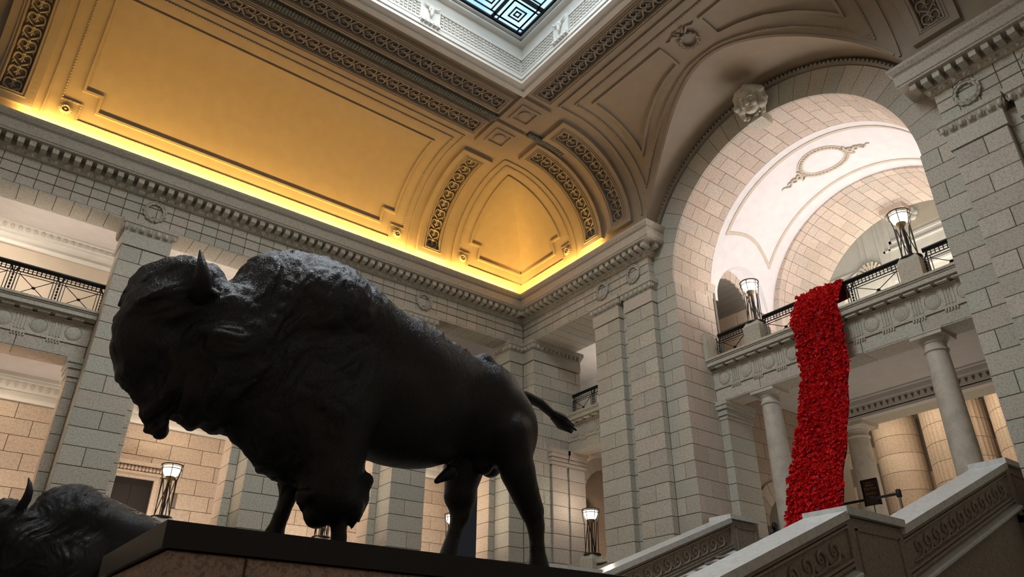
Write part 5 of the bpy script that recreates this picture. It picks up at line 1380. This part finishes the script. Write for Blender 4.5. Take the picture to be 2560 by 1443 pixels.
def flower(seed):
    rs = random.Random(seed); g = G(); n = 12
    rows = []
    for r, h in ((.008, .006), (.026, .012), (.042, .03), (.050+rs.random()*.006, .046)):
        rows.append([(r*(1+.18*math.sin(3*a*1+seed))*math.cos(a), r*(1+.18*math.sin(3*a+seed))*math.sin(a), h+.008*math.sin(4*a+seed)) for a in [2*PI*j/n for j in range(n+1)]])
    g.grid(rows); return g
fls = [flower(i) for i in range(5)]; fms = [mesh('poppy', f, 'poppy') for f in fls]
g = G(); ge = G(); cntf = 0
for i in range(4300):
    l = random.uniform(.35, L_[-1]); v = random.uniform(-.015, 1.015); p, nr, d = bpt(l, v); Xa = Vector((0, 1, 0))
    nn = (-nr if nr.x > 0 else nr); nn = (nn+Vector((random.uniform(-.5, .5), random.uniform(-.6, .6), random.uniform(-.7, .4)))).normalized()
    q = nn.to_track_quat('Z', 'Y'); sc = random.uniform(.6, 1.0); off = random.uniform(.0, .03)
    if i < 300:
        o = place('poppy', fms[i % 5], bn, tuple(p+nn*(off+.02))); o.rotation_mode = 'QUATERNION'; o.rotation_quaternion = q; o.scale = (sc*1.1,)*3
        c = p+nn*(off+.03); ge.ball(c, .011, .011, .011, 5, 3)
    else:
        f = fls[i % 5]; g.add([p+nn*off+q @ (Vector(vv)*sc) for vv in f.V], f.F)
        if i % 2: ge.ball(p+nn*(off+.012), .011, .011, .011, 5, 3)
stuff(ob('poppies', g, 'poppy', bn)); stuff(ob('poppy_centres', ge, 'poppyeye', bn))

# ---------------------------------------------------------------- barrier, sign, visitor
t = thing('barrier_post', 'steel barrier post with black belt head, right of the banner', 'barrier', (16.4, 7.88, FM+.1))
g = G(); g.lathe([(.18, 0), (.18, .02), (.04, .05)], (16.4, 7.88, FM), 20); g.lathe([(.03, .03), (.03, .86)], (16.4, 7.88, FM), 12); ob('post', g, 'chrome', t, 40)
g = G(); g.lathe([(.05, .82), (.055, .84), (.055, .97), (.04, .99)], (16.4, 7.88, FM), 12); ob('belt_head', g, 'belt', t, 40)
t = thing('barrier_post', 'steel barrier post hidden behind the red banner', 'barrier', (16.4, 9.9, FM+.1))
g = G(); g.lathe([(.18, 0), (.18, .02), (.04, .05)], (16.4, 9.9, FM), 20); g.lathe([(.03, .03), (.03, .86)], (16.4, 9.9, FM), 12); ob('post', g, 'chrome', t, 40)
g = G(); g.lathe([(.05, .82), (.055, .84), (.055, .97), (.04, .99)], (16.4, 9.9, FM), 12); ob('belt_head', g, 'belt', t, 40)
t = thing('barrier_belt', 'black belt stretched between the barrier posts', 'barrier', (16.4, 8.9, FM+.88))
g = G(); g.box(16.398, 16.402, 7.9, 9.88, FM+.87, FM+.925); ob('belt', g, 'belt', t)
sg_ = thing('warning_sign', 'dark red notice board on a stand behind the black belt', 'sign', (17.7, 9.15, FM))
g = G(); g.box(17.68, 17.72, 8.96, 9.34, 4.0, 4.6); ob('board', g, 'signred', sg_)
g = G()
for a in ((8.95, 8.975, 3.99, 4.61), (9.325, 9.35, 3.99, 4.61), (8.95, 9.35, 3.99, 4.015), (8.95, 9.35, 4.585, 4.61)): g.box(17.66, 17.73, *a)
ob('board_frame', g, 'door', sg_)
g = G(); g.tube([(17.71, 9.15, FM), (17.71, 9.15, 4.0)], .012, 6); g.lathe([(.15, 0), (.15, .015), (.02, .03)], (17.71, 9.15, FM), 16); ob('stand', g, 'door', sg_)
def text(s_, y, z, size, parent):
    cu = bpy.data.curves.new('lettering', 'FONT'); cu.body = s_; cu.size = size; cu.align_x = 'CENTER'; cu.extrude = .001
    o = bpy.data.objects.new('lettering', cu); C.objects.link(o); bpy.context.view_layer.update()
    me = bpy.data.meshes.new_from_object(o); bpy.data.objects.remove(o); me.materials.clear(); me.materials.append(M['gold'])
    o = bpy.data.objects.new('lettering', me); C.objects.link(o); o.parent = parent
    b = parent['_abs']; o.location = (17.677-b[0], y-b[1], z-b[2]); o.rotation_euler = (PI/2, 0, -PI/2); return o
for s_, z, size in (('Please', 4.51, .045), ('Watch', 4.44, .075), ('Your Step', 4.365, .075), ('Attention', 4.25, .075), ('s.v.p.', 4.18, .05)): text(s_, 9.15, z, size, sg_)
# visitor sitting on a bench, mostly hidden behind the far balustrade
def visitor():
    t = thing('person', 'dark clothed person sitting left of the white column, almost hidden by the balustrade', 'person', (18.75, 12.6, FM))
    s = SDF((-.7, -.35, -.02), (.3, .35, 1.35), .02)
    for q in (-1, 1):
        s.cap((.0, q*.1, .5), (-.42, q*.12, .5), .095, .065, .04); s.cap((-.42, q*.12, .5), (-.44, q*.12, .08), .065, .045, .03); s.cap((-.44, q*.12, .05), (-.58, q*.13, .04), .05, .04, .03)
        s.cap((0, q*.19, .98), (-.03, q*.25, .72), .055, .045, .04); s.cap((-.03, q*.25, .72), (-.27, q*.18, .6), .042, .035, .03); s.ell((-.31, q*.16, .59), (.05, .04, .03), .02)
    s.ell((0, 0, .58), (.13, .18, .18), .08); s.ell((-.01, 0, .84), (.13, .2, .26), .08); s.cap((0, 0, 1.02), (-.03, 0, 1.12), .055, .05, .03)
    s.ell((-.04, 0, 1.2), (.1, .08, .12), .02); s.ell((-.14, 0, 1.19), (.025, .018, .025), .02)
    V, F = nets(s.D, s.lo, s.h)
    o = bpy.data.objects.new('body', np_mesh('body', V, F, 'belt')); C.objects.link(o); o.parent = t
    t = thing('bench', 'low dark bench under the sitting person', 'bench', (18.7, 12.6, FM))
    g = G(); g.box(18.5, 18.95, 12.3, 12.88, FM+.36, FM+.42); ob('seat', g, 'door', t)
    for x in (18.53, 18.89):
        for y in (12.33, 12.83): g = G(); g.box(x, x+.04, y, y+.04, FM, FM+.36); ob('leg', g, 'door', t)
visitor()

# ---------------------------------------------------------------- lift everything from eye level to floor level
for o in C.objects:
    if o.parent is None and o.type in ('MESH', 'EMPTY'): o.location.z += DZ
for o in C.objects:
    if '_abs' in o: del o['_abs']
